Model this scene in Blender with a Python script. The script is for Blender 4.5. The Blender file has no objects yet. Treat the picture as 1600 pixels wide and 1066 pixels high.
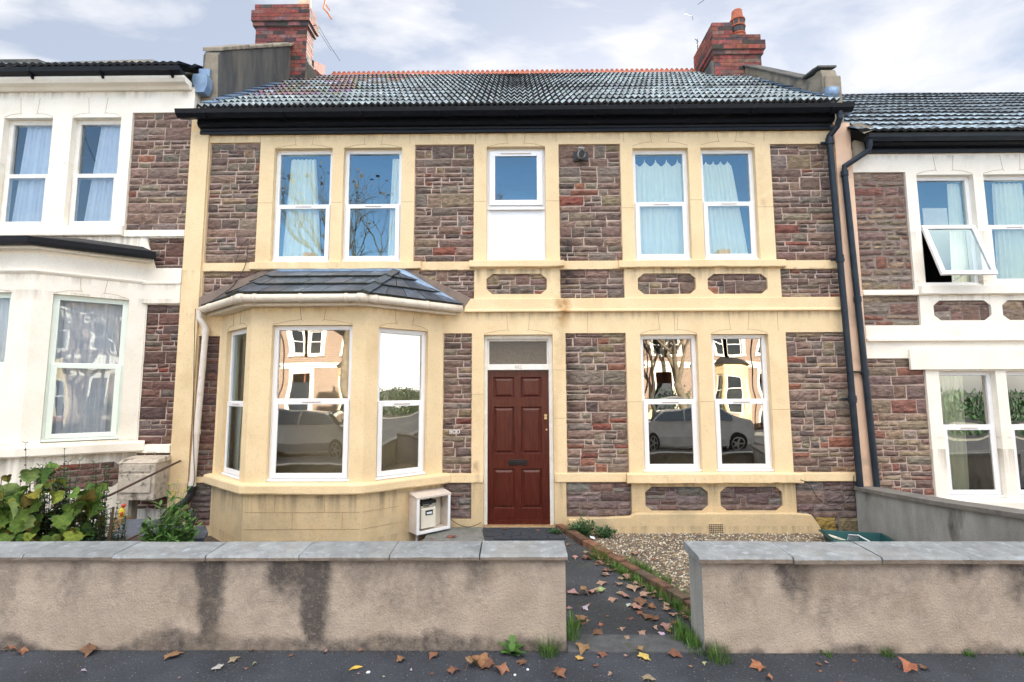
import bpy, math, random
from mathutils import Vector, Matrix, noise
R = math.radians
S = bpy.context.scene
COL = S.collection

# ------------------------------------------------------------------ camera
cd = bpy.data.cameras.new("camera"); cam = bpy.data.objects.new("camera", cd); COL.objects.link(cam)
PITCH, YAW, ROLL = R(5.8), R(0.54), R(0.2)
cam.location = (0, -6.3, 1.73)
cam.rotation_euler = (Matrix.Rotation(YAW, 3, 'Z') @ Matrix.Rotation(math.pi/2 + PITCH, 3, 'X') @ Matrix.Rotation(-ROLL, 3, 'Z')).to_euler()
cd.sensor_width = 36; cd.lens = 780/1600*36; cd.clip_end = 3000; cd.clip_start = 0.05
S.camera = cam
# ------------------------------------------------------------------ sky and sun
SUN_EL, SUN_AZ = R(20), R(12)          # azimuth clockwise from +Y
w = bpy.data.worlds.new("World"); S.world = w; w.use_nodes = True
nt = w.node_tree; nt.nodes.clear()
def N(t, k, **kw):
    n = t.nodes.new(k)
    for a, b in kw.items(): setattr(n, a, b)
    return n
def math_node(t, op, a, b=None, clamp=False):
    n = N(t, 'ShaderNodeMath', operation=op, use_clamp=clamp)
    for i, v in enumerate((a, b)):
        if v is None: continue
        if isinstance(v, (int, float)): n.inputs[i].default_value = v
        else: t.links.new(v, n.inputs[i])
    return n.outputs[0]
def ramp(t, fac, stops):
    n = N(t, 'ShaderNodeValToRGB'); e = n.color_ramp.elements
    while len(e) < len(stops): e.new(0.5)
    for q, (p, c) in zip(e, stops):
        q.position = p; q.color = (*c, 1) if hasattr(c, '__len__') else (c, c, c, 1)
    t.links.new(fac, n.inputs[0]); return n.outputs[0]
def mixc(t, fac, a, b, mode='MIX'):
    n = N(t, 'ShaderNodeMix', data_type='RGBA', blend_type=mode)
    for i, v in ((0, fac), (6, a), (7, b)):
        if isinstance(v, (int, float)): n.inputs[i].default_value = v
        elif isinstance(v, tuple): n.inputs[i].default_value = (*v, 1)
        else: t.links.new(v, n.inputs[i])
    return n.outputs[2]
sky = N(nt, 'ShaderNodeTexSky', sky_type='NISHITA', sun_disc=False, sun_elevation=SUN_EL, sun_rotation=SUN_AZ, air_density=1.0, dust_density=0.6, ozone_density=1.4, altitude=50)
tc = N(nt, 'ShaderNodeTexCoord'); sp = N(nt, 'ShaderNodeSeparateXYZ'); nt.links.new(tc.outputs['Generated'], sp.inputs[0])
zz = math_node(nt, 'ADD', math_node(nt, 'MAXIMUM', sp.outputs[2], 0.0), 0.22)
cb = N(nt, 'ShaderNodeCombineXYZ')
nt.links.new(math_node(nt, 'DIVIDE', sp.outputs[0], zz), cb.inputs[0])
nt.links.new(math_node(nt, 'DIVIDE', sp.outputs[1], zz), cb.inputs[1])
mp = N(nt, 'ShaderNodeMapping'); mp.inputs['Location'].default_value = SKY_LOC = (3.1, 7.4, 0); mp.inputs['Rotation'].default_value = (0, 0, R(-35)); mp.inputs['Scale'].default_value = (1.0, 1.9, 1)
nt.links.new(cb.outputs[0], mp.inputs[0])
nz = N(nt, 'ShaderNodeTexNoise'); nz.inputs['Scale'].default_value = 2.0; nz.inputs['Detail'].default_value = 8; nz.inputs['Roughness'].default_value = 0.55; nz.inputs['Distortion'].default_value = 0.35
nt.links.new(mp.outputs[0], nz.inputs[0])
cloud = ramp(nt, nz.outputs[0], [(0.47, 0.0), (0.54, 0.45), (0.63, 1.0)])
# thin high veil over the sunward (+Y) half of the sky, clearer blue behind the camera
veil = ramp(nt, math_node(nt, 'ADD', math_node(nt, 'MULTIPLY', sp.outputs[1], 0.5), 0.5), [(0.25, 0.0), (0.62, 1.0)])
back = ramp(nt, math_node(nt, 'ADD', math_node(nt, 'MULTIPLY', sp.outputs[1], 0.5), 0.5), [(0.3, 0.15), (0.6, 1.0)])
VEIL, CLOUD = (1.0, 1.05, 1.18), (2.1, 2.1, 2.16)
c1 = mixc(nt, math_node(nt, 'MULTIPLY', veil, 0.86), sky.outputs[0], VEIL)
c1b = mixc(nt, math_node(nt, 'MULTIPLY', cloud, back), c1, CLOUD)
# unseen bright cloud bank, added high behind the camera to brighten the facades
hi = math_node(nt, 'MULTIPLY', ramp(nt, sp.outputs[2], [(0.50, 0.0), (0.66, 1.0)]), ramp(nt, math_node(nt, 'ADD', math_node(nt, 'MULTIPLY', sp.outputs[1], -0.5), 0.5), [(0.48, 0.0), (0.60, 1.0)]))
glare = ramp(nt, sp.outputs[0], [(0.70, 0.0), (0.88, 1.0)])
hz_col = mixc(nt, glare, (2.1, 2.15, 2.25), (9.0, 8.9, 8.8))
c1c = mixc(nt, ramp(nt, sp.outputs[2], [(0.0, 0.95), (0.26, 0.0)]), c1b, hz_col)
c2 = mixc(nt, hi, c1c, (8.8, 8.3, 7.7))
bg = N(nt, 'ShaderNodeBackground'); bg.inputs[1].default_value = 0.10
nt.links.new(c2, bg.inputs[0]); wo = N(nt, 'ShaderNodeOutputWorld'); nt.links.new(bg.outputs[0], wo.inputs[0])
sl = bpy.data.lights.new("sun", 'SUN'); so = bpy.data.objects.new("sun", sl); COL.objects.link(so)
sl.energy = 4.5; sl.angle = R(0.5); sl.color = (1.0, 0.93, 0.82)
sd = Vector((math.sin(SUN_AZ)*math.cos(SUN_EL), math.cos(SUN_AZ)*math.cos(SUN_EL), math.sin(SUN_EL)))
so.rotation_euler = sd.to_track_quat('Z', 'Y').to_euler(); so.location = sd*40
vs = S.view_settings; vs.view_transform = 'Standard'; vs.look = 'None'; vs.exposure = 2.35; vs.gamma = 1
S.render.engine = 'CYCLES'; S.cycles.max_bounces = 8; S.cycles.diffuse_bounces = 4; S.cycles.transparent_max_bounces = 12; S.cycles.sample_clamp_indirect = 6

# ------------------------------------------------------------------ materials
MATS = {}
def mat(name, c1, c2=None, scale=8, rough=0.8, bump=0.0, bscale=40, c3=None, s3=2.0, t3=(0.5, 0.62), metal=0, stretch=(1,1,1), attr=None, detail=6, spec=0.5, bdist=0.01, range_=(0.35, 0.65), stains=(), speck=0, big=False, grime=()):
    m = bpy.data.materials.new(name); m.use_nodes = True; t = m.node_tree; b = t.nodes['Principled BSDF']
    tc = N(t, 'ShaderNodeTexCoord'); geo = N(t, 'ShaderNodeNewGeometry')
    mp = N(t, 'ShaderNodeMapping'); mp.inputs['Scale'].default_value = stretch
    oi = N(t, 'ShaderNodeObjectInfo')
    t.links.new(geo.outputs['Position'], mp.inputs[0])
    def nz(sc, det=detail, src=mp.outputs[0]):
        n = N(t, 'ShaderNodeTexNoise'); n.inputs['Scale'].default_value = sc; n.inputs['Detail'].default_value = det; n.inputs['Roughness'].default_value = 0.6
        t.links.new(src, n.inputs[0]); return n.outputs[0]
    c2 = c2 or tuple(x*0.8 for x in c1)
    col = mixc(t, ramp(t, nz(scale), [(range_[0], 0.0), (range_[1], 1.0)]), c1, c2)
    if c3: col = mixc(t, ramp(t, nz(s3), [(t3[0], 0.0), (t3[1], 1.0)]), col, c3)
    if attr:
        at = N(t, 'ShaderNodeAttribute', attribute_name='col')
        if attr == 'mul': col = mixc(t, 1.0, col, at.outputs['Color'], 'MULTIPLY')
        elif attr == 'dirt':
            q = math_node(t, 'ADD', math_node(t, 'MULTIPLY', math_node(t, 'SUBTRACT', nz(26, 9), 0.5), 0.9), math_node(t, 'MULTIPLY', math_node(t, 'SUBTRACT', nz(150, 4), 0.5), 0.5))
            q = math_node(t, 'ADD', q, at.outputs['Fac'])
            col = mixc(t, math_node(t, 'MULTIPLY', ramp(t, q, [(0.10, 0.0), (0.42, 0.35), (0.95, 1.0)]), 0.90), col, c3)
    if speck:
        col = mixc(t, math_node(t, 'MULTIPLY', ramp(t, nz(55, 9, geo.outputs['Position']), [(0.56, 0.0), (0.68, 1.0)]), speck), col, tuple(v*0.55 for v in c1))
        col = mixc(t, math_node(t, 'MULTIPLY', ramp(t, nz(2.4, 9, geo.outputs['Position']), [(0.52, 0.0), (0.64, 1.0)]), speck*0.55), col, tuple(v*f for v, f in zip(c1, (0.80, 0.76, 0.68))))
    if grime:
        gs = N(t, 'ShaderNodeSeparateXYZ'); t.links.new(geo.outputs['Position'], gs.inputs[0]); gm = N(t, 'ShaderNodeMapping'); gm.inputs['Scale'].default_value = (1, 1, 0.07); t.links.new(geo.outputs['Position'], gm.inputs[0])
        drip = ramp(t, nz(11, 5, gm.outputs[0]), [(0.44, 0.0), (0.66, 1.0)])
        for (zt, ln, k) in grime:
            f = math_node(t, 'MULTIPLY', math_node(t, 'LESS_THAN', gs.outputs[2], zt), math_node(t, 'SUBTRACT', 1.0, math_node(t, 'DIVIDE', math_node(t, 'SUBTRACT', zt, gs.outputs[2]), ln), True))
            col = mixc(t, math_node(t, 'MULTIPLY', math_node(t, 'MULTIPLY', f, drip), k, True), col, (0.22, 0.17, 0.11))
    if big:
        col = mixc(t, math_node(t, 'MULTIPLY', ramp(t, nz(1.6, 6, geo.outputs['Position']), [(0.42, 0.0), (0.60, 1.0)]), 0.35), col, tuple(v*2.0 for v in c1))
    if stains:
        sx = N(t, 'ShaderNodeSeparateXYZ'); t.links.new(geo.outputs['Position'], sx.inputs[0]); wob = nz(9.0, 5, geo.outputs['Position'])
        for (cx, wd, z0, z1, scol, k) in stains:
            xx = math_node(t, 'ADD', sx.outputs[0], math_node(t, 'MULTIPLY', math_node(t, 'SUBTRACT', wob, 0.5), wd*1.6))
            fx = math_node(t, 'SUBTRACT', 1.0, math_node(t, 'DIVIDE', math_node(t, 'ABSOLUTE', math_node(t, 'SUBTRACT', xx, cx)), wd), True)
            fz = math_node(t, 'MULTIPLY', math_node(t, 'DIVIDE', math_node(t, 'SUBTRACT', sx.outputs[2], z0), 0.25, True), math_node(t, 'DIVIDE', math_node(t, 'SUBTRACT', z1, sx.outputs[2]), 0.06, True))
            f = math_node(t, 'MULTIPLY', math_node(t, 'MULTIPLY', fx, fz), math_node(t, 'MULTIPLY', ramp(t, wob, [(0.3, 0.25), (0.6, 1.0)]), k), True)
            col = mixc(t, f, col, scol)
    t.links.new(col, b.inputs['Base Color'])
    b.inputs['Roughness'].default_value = rough; b.inputs['Metallic'].default_value = metal
    b.inputs['Specular IOR Level'].default_value = spec
    if bump:
        bn = N(t, 'ShaderNodeBump'); bn.inputs['Strength'].default_value = bump; bn.inputs['Distance'].default_value = bdist
        t.links.new(nz(bscale, 8, geo.outputs['Position']), bn.inputs['Height']); t.links.new(bn.outputs[0], b.inputs['Normal'])
    MATS[name] = m; return m
mat('cream', (0.83, 0.65, 0.40), (0.77, 0.59, 0.35), 3, 0.85, 0.35, 60, c3=(0.66, 0.49, 0.28), s3=1.3, t3=(0.56, 0.74), speck=0.45, grime=[(3.30, 0.22, 0.8), (2.735, 0.12, 0.6), (0.62, 0.3, 0.6), (5.12, 0.10, 0.45)], stains=[(0.60, 0.10, 2.50, 2.93, (0.50, 0.25, 0.08), 1.5), (0.57, 0.14, 2.0, 3.40, (0.42, 0.30, 0.15), 0.5), (-0.5, 0.05, 0.15, 0.9, (0.35, 0.22, 0.12), 0.8), (0.47, 0.05, 0.3, 1.7, (0.55, 0.38, 0.2), 0.7), (-3.0, 0.5, 2.55, 2.72, (0.40, 0.30, 0.16), 0.5), (3.20, 0.06, 3.9, 4.25, (0.5, 0.3, 0.15), 0.7)])
mat('cream_low', (0.66, 0.50, 0.29), (0.57, 0.44, 0.26), 4, 0.88, 0.5, 50, c3=(0.46, 0.36, 0.22), s3=1.6, t3=(0.54, 0.70), speck=0.55, grime=[(0.62, 0.35, 0.85), (0.12, 0.14, 0.6)])
mat('white_render', (0.92, 0.865, 0.765), (0.87, 0.81, 0.70), 3, 0.85, 0.35, 50, c3=(0.78, 0.70, 0.58), s3=1.1, t3=(0.58, 0.76), speck=0.30, grime=[(3.76, 0.25, 0.7), (1.01, 0.35, 0.75), (5.76, 0.12, 0.5), (3.12, 0.10, 0.5), (2.93, 0.15, 0.5), (0.30, 0.3, 0.8), (1.16, 0.04, 0.5), (4.78, 0.08, 0.4)])
mat('peach', (0.80, 0.56, 0.40), (0.72, 0.50, 0.36), 4, 0.85, 0.35, 50, c3=(0.52, 0.38, 0.27), s3=2, t3=(0.58, 0.74))
mat('joint', (0.38, 0.27, 0.15), None, 20, 0.9)
mat('rust_stain', (0.50, 0.27, 0.09), (0.62, 0.40, 0.18), 9, 0.9, 0.3, 60)
mat('mortar', (0.62, 0.475, 0.40), (0.46, 0.355, 0.30), 9, 0.9, 0.5, 90)
mat('mortar_dark', (0.20, 0.16, 0.145), (0.30, 0.24, 0.20), 8, 0.9, 0.5, 90)
mat('stone', (1.14, 1.08, 1.02), (0.42, 0.39, 0.39), 20, 0.85, 1.0, 30, attr='mul', stretch=(0.6, 1, 2.2), bdist=0.02, c3=(0.66, 0.55, 0.42), s3=30, t3=(0.6, 0.75), stains=[(0.66, 0.16, 2.92, 3.75, (0.035, 0.025, 0.022), 1.3), (0.66, 0.13, 1.2, 2.47, (0.05, 0.032, 0.025), 1.1), (1.99, 0.01, 0, 0.01, (0, 0, 0), 0)])
mat('upvc', (0.86, 0.86, 0.87), (0.82, 0.82, 0.83), 3, 0.35, spec=0.5)
mat('upvc_panel', (0.84, 0.85, 0.88), (0.82, 0.83, 0.86), 2, 0.5)
mat('old_paint', (0.86, 0.84, 0.80), (0.76, 0.73, 0.66), 12, 0.5, 0.2, 60, c3=(0.5, 0.42, 0.32), s3=9, t3=(0.68, 0.76))
mat('mint_paint', (0.80, 0.88, 0.80), (0.76, 0.84, 0.76), 5, 0.45)
mat('vent_slot', (0.62, 0.50, 0.42), None, 5, 0.6)
mat('black_paint', (0.005, 0.007, 0.012), (0.010, 0.012, 0.018), 8, 0.42, 0.25, 20, c3=(0.035, 0.024, 0.022), s3=4, t3=(0.60, 0.8), spec=0.22, stretch=(1,1,6))
mat('pipe_blue_black', (0.010, 0.018, 0.030), (0.022, 0.032, 0.044), 6, 0.4, 0.2, 30, spec=0.3)
mat('gutter_white', (0.74, 0.66, 0.55), (0.66, 0.57, 0.46), 10, 0.5, 0.15, 30, c3=(0.36, 0.28, 0.2), s3=8, t3=(0.62, 0.78))
mat('pipe_white', (0.80, 0.74, 0.68), (0.72, 0.65, 0.58), 7, 0.5, c3=(0.5, 0.42, 0.34), s3=6, t3=(0.62, 0.78))
mat('tile_frost', (0.53, 0.59, 0.60), (0.19, 0.21, 0.22), 14, 0.6, 0.4, 60, c3=(0.04, 0.05, 0.06), s3=3.2, t3=(0.48, 0.76), spec=0.3, attr='mul')
mat('tile_dark', (0.010, 0.011, 0.015), (0.022, 0.020, 0.022), 20, 0.7, 0.4, 60)
mat('tile_grey', (0.26, 0.34, 0.39), (0.045, 0.056, 0.07), 16, 0.6, 0.3, 60, c3=(0.03, 0.034, 0.042), s3=5, t3=(0.5, 0.64), attr='mul')
mat('slate', (0.085, 0.105, 0.14), (0.05, 0.06, 0.08), 12, 0.42, 0.5, 50, c3=(0.24, 0.28, 0.33), s3=5, t3=(0.58, 0.76), attr='mul')
mat('moss', (0.02, 0.024, 0.02), (0.05, 0.055, 0.035), 40, 0.95, 0.9, 90)
mat('terracotta', (0.46, 0.13, 0.065), (0.34, 0.09, 0.05), 20, 0.8, 0.4, 60)
mat('brick', (0.95, 0.95, 0.95), (0.42, 0.42, 0.44), 14, 0.85, 0.6, 70, attr='mul')
mat('brick_mortar', (0.10, 0.085, 0.08), (0.24, 0.20, 0.18), 10, 0.95, 0.4, 80)
mat('cement', (0.115, 0.11, 0.10), (0.06, 0.06, 0.06), 5, 0.92, 0.5, 45, stretch=(1, 1, 0.25), c3=(0.19, 0.165, 0.125), s3=2.2, t3=(0.5, 0.7))
mat('cement_pale', (0.30, 0.255, 0.19), (0.21, 0.18, 0.14), 7, 0.92, 0.5, 45, c3=(0.13, 0.12, 0.10), s3=3.5, t3=(0.54, 0.7))
mat('fillet', (0.25, 0.19, 0.15), (0.18, 0.14, 0.12), 8, 0.92, 0.4, 60)
mat('lead', (0.23, 0.33, 0.47), (0.16, 0.24, 0.35), 8, 0.42, 0.2, 20, metal=0.35)
mat('wall_render', (0.475, 0.395, 0.325), (0.36, 0.30, 0.245), 5, 0.9, 0.8, 75, c3=(0.052, 0.045, 0.045), s3=60, t3=(0.9, 1.0), attr='dirt', speck=0.5)
mat('side_render', (0.38, 0.385, 0.37), (0.24, 0.24, 0.225), 4, 0.9, 0.6, 50, stretch=(1, 1, 0.35), c3=(0.06, 0.055, 0.055), s3=3, t3=(0.58, 0.72))
mat('coping', (0.30, 0.30, 0.29), (0.20, 0.20, 0.195), 9, 0.8, 0.6, 70, speck=0.6, c3=(0.38, 0.40, 0.42), s3=14, t3=(0.55, 0.72), attr='mul')
mat('asphalt', (0.046, 0.054, 0.069), (0.018, 0.022, 0.031), 75, 0.85, 1.0, 130, c3=(0.24, 0.245, 0.255), s3=62, t3=(0.635, 0.67), bdist=0.012, big=True)
mat('path_asphalt', (0.046, 0.052, 0.062), (0.018, 0.022, 0.028), 70, 0.85, 1.0, 120, c3=(0.05, 0.062, 0.03), s3=5, t3=(0.6, 0.74), bdist=0.012, big=True)
mat('paver', (0.035, 0.042, 0.055), (0.022, 0.027, 0.036), 30, 0.8, 0.6, 90)
mat('concrete', (0.20, 0.20, 0.19), (0.13, 0.135, 0.13), 12, 0.88, 0.5, 90, c3=(0.10, 0.12, 0.085), s3=4, t3=(0.5, 0.7))
mat('far_ground', (0.05, 0.06, 0.045), (0.08, 0.085, 0.07), 1.2, 0.95)
mat('soil', (0.055, 0.042, 0.032), (0.09, 0.075, 0.06), 14, 0.95, 0.9, 50)
mat('gravel_bed', (0.20, 0.155, 0.11), (0.10, 0.08, 0.06), 60, 0.95, 0.9, 120)
mat('gravel', (1, 1, 1), (0.8, 0.8, 0.8), 60, 0.7, attr='mul')
mat('door_red', (0.098, 0.020, 0.011), (0.056, 0.009, 0.006), 14, 0.30, 0.12, 30, stretch=(3, 3, 0.3), spec=0.35)
mat('letter_plate', (0.035, 0.032, 0.035), None, 20, 0.35, metal=0.6)
mat('brass', (0.75, 0.6, 0.35), None, 10, 0.3, metal=0.8)
mat('dark_concrete', (0.10, 0.105, 0.115), (0.06, 0.065, 0.072), 14, 0.9, 0.8, 90, c3=(0.05, 0.06, 0.035), s3=6, t3=(0.55, 0.7))
mat('timber', (0.36, 0.22, 0.10), (0.22, 0.13, 0.07), 15, 0.7)
mat('curtain', (0.93, 0.94, 0.74), (0.88, 0.90, 0.70), 4, 0.9)
mat('curtain_grey', (0.80, 0.80, 0.82), (0.68, 0.70, 0.74), 5, 0.9)
mat('curtain_blue', (0.70, 0.78, 0.86), (0.62, 0.7, 0.8), 4, 0.9)
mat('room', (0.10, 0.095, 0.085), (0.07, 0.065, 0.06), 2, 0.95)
mat('paper', (0.95, 0.90, 0.72), (0.80, 0.74, 0.6), 3, 0.8)
mat('white_paper', (0.80, 0.83, 0.87), None, 3, 0.8)
mat('frosted', (0.115, 0.095, 0.072), (0.15, 0.125, 0.095), 40, 0.25, 0.4, 120)
mat('meter_white', (0.66, 0.585, 0.52), (0.56, 0.485, 0.43), 9, 0.6, c3=(0.32, 0.27, 0.22), s3=8, t3=(0.62, 0.78))
mat('meter_cream', (0.78, 0.73, 0.60), (0.72, 0.67, 0.55), 8, 0.5)
mat('dark_plastic', (0.018, 0.018, 0.02), None, 8, 0.5)
mat('green_plastic', (0.012, 0.085, 0.085), (0.008, 0.06, 0.065), 6, 0.45)
mat('cable', (0.012, 0.012, 0.014), None, 8, 0.5)
mat('rusty', (0.085, 0.045, 0.03), (0.05, 0.03, 0.025), 30, 0.8, 0.4, 90)
mat('orange_rust', (0.62, 0.2, 0.05), (0.4, 0.12, 0.03), 20, 0.7)
mat('block', (0.56, 0.49, 0.40), (0.40, 0.345, 0.28), 16, 0.92, 0.7, 60, c3=(0.15, 0.13, 0.105), s3=9, t3=(0.54, 0.66))
mat('bark', (0.12, 0.095, 0.07), (0.22, 0.19, 0.14), 6, 0.95, 0.9, 20)
mat('stem', (0.09, 0.06, 0.035), (0.06, 0.04, 0.025), 20, 0.9)
mat('leaf_dark', (0.022, 0.075, 0.035), (0.05, 0.12, 0.045), 20, 0.5, attr='mul')
mat('leaf_vine', (0.25, 0.29, 0.055), (0.11, 0.17, 0.03), 22, 0.75, 0.6, 30, spec=0.25, attr='mul')
mat('grass', (0.085, 0.19, 0.035), (0.05, 0.13, 0.025), 20, 0.6, attr='mul')
mat('leaf_fallen', (1, 1, 1), (0.7, 0.66, 0.62), 35, 0.75, 0.5, 60, attr='mul')
mat('yellow', (0.75, 0.6, 0.03), None, 8, 0.5)
mat('red_plastic', (0.6, 0.05, 0.03), None, 8, 0.4)
mat('white_letter', (0.85, 0.85, 0.86), None, 8, 0.4)
mat('number_grey', (0.58, 0.50, 0.44), None, 8, 0.6)
mat('car_silver', (0.50, 0.52, 0.54), None, 3, 0.25, metal=0.6)
mat('car_blue', (0.16, 0.21, 0.27), None, 3, 0.25, metal=0.6)
mat('tyre', (0.02, 0.02, 0.02), None, 9, 0.8)
mat('alloy', (0.6, 0.6, 0.6), None, 9, 0.3, metal=0.8)
mat('headlamp', (0.7, 0.72, 0.75), None, 9, 0.15)
mat('sec_metal', (0.55, 0.55, 0.55), (0.2, 0.2, 0.2), 30, 0.4, metal=0.3)
def glass_mat(name, refl, tint, rough=0.0, bump=0.0, gcol=(0.86, 0.95, 1)):
    m = bpy.data.materials.new(name); m.use_nodes = True; t = m.node_tree; t.nodes.clear()
    g = N(t, 'ShaderNodeBsdfGlossy'); g.inputs['Roughness'].default_value = rough; g.inputs[0].default_value = (*gcol, 1)
    tr = N(t, 'ShaderNodeBsdfTransparent'); tr.inputs[0].default_value = (*tint, 1)
    lw = N(t, 'ShaderNodeLayerWeight'); lw.inputs[0].default_value = 0.35
    fac = math_node(t, 'ADD', math_node(t, 'MULTIPLY', lw.outputs['Fresnel'], 0.8), refl, True)
    mx = N(t, 'ShaderNodeMixShader'); t.links.new(fac, mx.inputs[0]); t.links.new(tr.outputs[0], mx.inputs[1]); t.links.new(g.outputs[0], mx.inputs[2])
    if bump:
        geo = N(t, 'ShaderNodeNewGeometry'); n = N(t, 'ShaderNodeTexNoise'); n.inputs['Scale'].default_value = 2.2; n.inputs['Detail'].default_value = 1
        t.links.new(geo.outputs['Position'], n.inputs[0]); b = N(t, 'ShaderNodeBump'); b.inputs['Strength'].default_value = bump; b.inputs['Distance'].default_value = 0.01
        t.links.new(n.outputs[0], b.inputs['Height']); t.links.new(b.outputs[0], g.inputs['Normal'])
    o = N(t, 'ShaderNodeOutputMaterial'); t.links.new(mx.outputs[0], o.inputs[0]); MATS[name] = m
glass_mat('glass', 0.165, (0.97, 0.98, 0.97), bump=0.12, gcol=(0.66, 0.90, 1.0))
glass_mat('front_glass', 0.34, (0.88, 0.92, 0.92), bump=0.16, gcol=(1.0, 0.95, 0.86))
glass_mat('old_glass', 0.07, (0.95, 0.96, 0.96), bump=0.35)
glass_mat('car_glass', 0.2, (0.15, 0.17, 0.18))

# ------------------------------------------------------------------ mesh helpers
class MB:
    def __init__(s, T=None): s.v = []; s.f = []; s.m = []; s.c = []; s.mi = 0; s.T = T; s.col = None
    def add(s, vs, fs, mi=None, col=None):
        k = len(s.v); mi = s.mi if mi is None else mi; col = col or s.col or (1, 1, 1)
        s.v += [s.T @ Vector(p) if s.T else Vector(p) for p in vs]
        for f in fs: s.f.append([i+k for i in f]); s.m.append(mi); s.c.append(col)
    def box(s, x0, x1, y0, y1, z0, z1, mi=None, col=None):
        s.add([(x0,y0,z0),(x1,y0,z0),(x1,y1,z0),(x0,y1,z0),(x0,y0,z1),(x1,y0,z1),(x1,y1,z1),(x0,y1,z1)],
              [(0,3,2,1),(4,5,6,7),(0,1,5,4),(1,2,6,5),(2,3,7,6),(3,0,4,7)], mi, col)
    def prism(s, pts, e, mi=None, col=None):       # polygon pts (3D) extruded by vector e
        n = len(pts); e = Vector(e); a = [Vector(p) for p in pts]
        s.add(a + [p+e for p in a], [tuple(range(n))[::-1], tuple(range(n, 2*n))] + [(i, (i+1) % n, (i+1) % n+n, i+n) for i in range(n)], mi, col)
    def tube(s, path, r, n=8, mi=None, col=None, caps=True):
        path = [Vector(p) for p in path]; rr = r if hasattr(r, '__len__') else [r]*len(path); vs = []; prev = None
        for i, p in enumerate(path):
            a = path[max(i-1, 0)]; b = path[min(i+1, len(path)-1)]; d = (b-a).normalized()
            if prev is None:
                u = d.orthogonal().normalized()
            else:
                u = (prev - d*prev.dot(d)); u = u.normalized() if u.length > 1e-6 else d.orthogonal().normalized()
            prev = u; q = d.cross(u)
            vs += [p + (u*math.cos(k*2*math.pi/n) + q*math.sin(k*2*math.pi/n))*rr[i] for k in range(n)]
        fs = [(i*n+k, i*n+(k+1) % n, (i+1)*n+(k+1) % n, (i+1)*n+k) for i in range(len(path)-1) for k in range(n)]
        if caps: fs += [tuple(range(n))[::-1], tuple(range((len(path)-1)*n, len(path)*n))]
        s.add(vs, fs, mi, col)
    def lathe(s, prof, c, n=16, mi=None, col=None, ang=0.0):   # prof [(r,z)] about the vertical through c
        vs = [(c[0]+r*math.cos(ang+k*2*math.pi/n), c[1]+r*math.sin(ang+k*2*math.pi/n), c[2]+z) for r, z in prof for k in range(n)]
        fs = [(i*n+k, i*n+(k+1) % n, (i+1)*n+(k+1) % n, (i+1)*n+k) for i in range(len(prof)-1) for k in range(n)]
        s.add(vs, fs + [tuple(range(n))[::-1], tuple(range((len(prof)-1)*n, len(prof)*n))], mi, col)
    def grid(s, nx, nz, fn, mi=None, col=None):
        vs = [fn(i/nx, j/nz) for j in range(nz+1) for i in range(nx+1)]
        s.add(vs, [(j*(nx+1)+i, j*(nx+1)+i+1, (j+1)*(nx+1)+i+1, (j+1)*(nx+1)+i) for j in range(nz) for i in range(nx)], mi, col)
    def build(s, name, mats, parent=None, smooth=False, bevel=0, auto=None):
        if isinstance(mats, str): mats = [mats]
        off = Vector((0, 0, 0)); p = parent
        while p is not None: off += p.location; p = p.parent
        me = bpy.data.meshes.new(name); me.from_pydata([v-off for v in s.v], [], s.f)
        for m in mats: me.materials.append(MATS[m])
        me.polygons.foreach_set('material_index', s.m)
        if any(c != (1, 1, 1) for c in s.c):
            a = me.color_attributes.new('col', 'FLOAT_COLOR', 'CORNER'); buf = []
            for f, c in zip(s.f, s.c): buf += [c[0], c[1], c[2], 1.0]*len(f)
            a.data.foreach_set('color', buf)
        elif any(m in ('stone', 'brick', 'tile_frost', 'tile_grey', 'slate', 'coping', 'gravel', 'leaf_dark', 'leaf_vine', 'grass', 'leaf_fallen') for m in mats):
            a = me.color_attributes.new('col', 'FLOAT_COLOR', 'CORNER'); a.data.foreach_set('color', [1.0]*4*len(me.loops))
        if smooth: me.polygons.foreach_set('use_smooth', [True]*len(me.polygons))
        me.update()
        o = bpy.data.objects.new(name, me); COL.objects.link(o)
        if parent is not None: o.parent = parent
        if bevel:
            b = o.modifiers.new('bevel', 'BEVEL'); b.width = bevel; b.segments = 2; b.limit_method = 'ANGLE'; b.angle_limit = R(40)
        if smooth and auto is None and False: pass
        return o
def tag(o, label=None, cat=None, group=None, kind=None):
    if label: o['label'] = label
    if cat: o['category'] = cat
    if group: o['group'] = group
    if kind: o['kind'] = kind
    return o
def empty(name, loc, label=None, cat=None, group=None):
    o = bpy.data.objects.new(name, None); COL.objects.link(o); o.location = loc; o.empty_display_size = 0.2
    return tag(o, label, cat, group)
def frame(p0, p1):      # local x along p0->p1, local y into the building, local z up, origin p0
    a = Vector((p0[0], p0[1], 0)); d = (Vector((p1[0], p1[1], 0)) - a); L = d.length; d.normalize()
    n = Vector((-d.y, d.x, 0))
    return Matrix(((d.x, n.x, 0, a.x), (d.y, n.y, 0, a.y), (0, 0, 1, 0), (0, 0, 0, 1))), L
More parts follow.
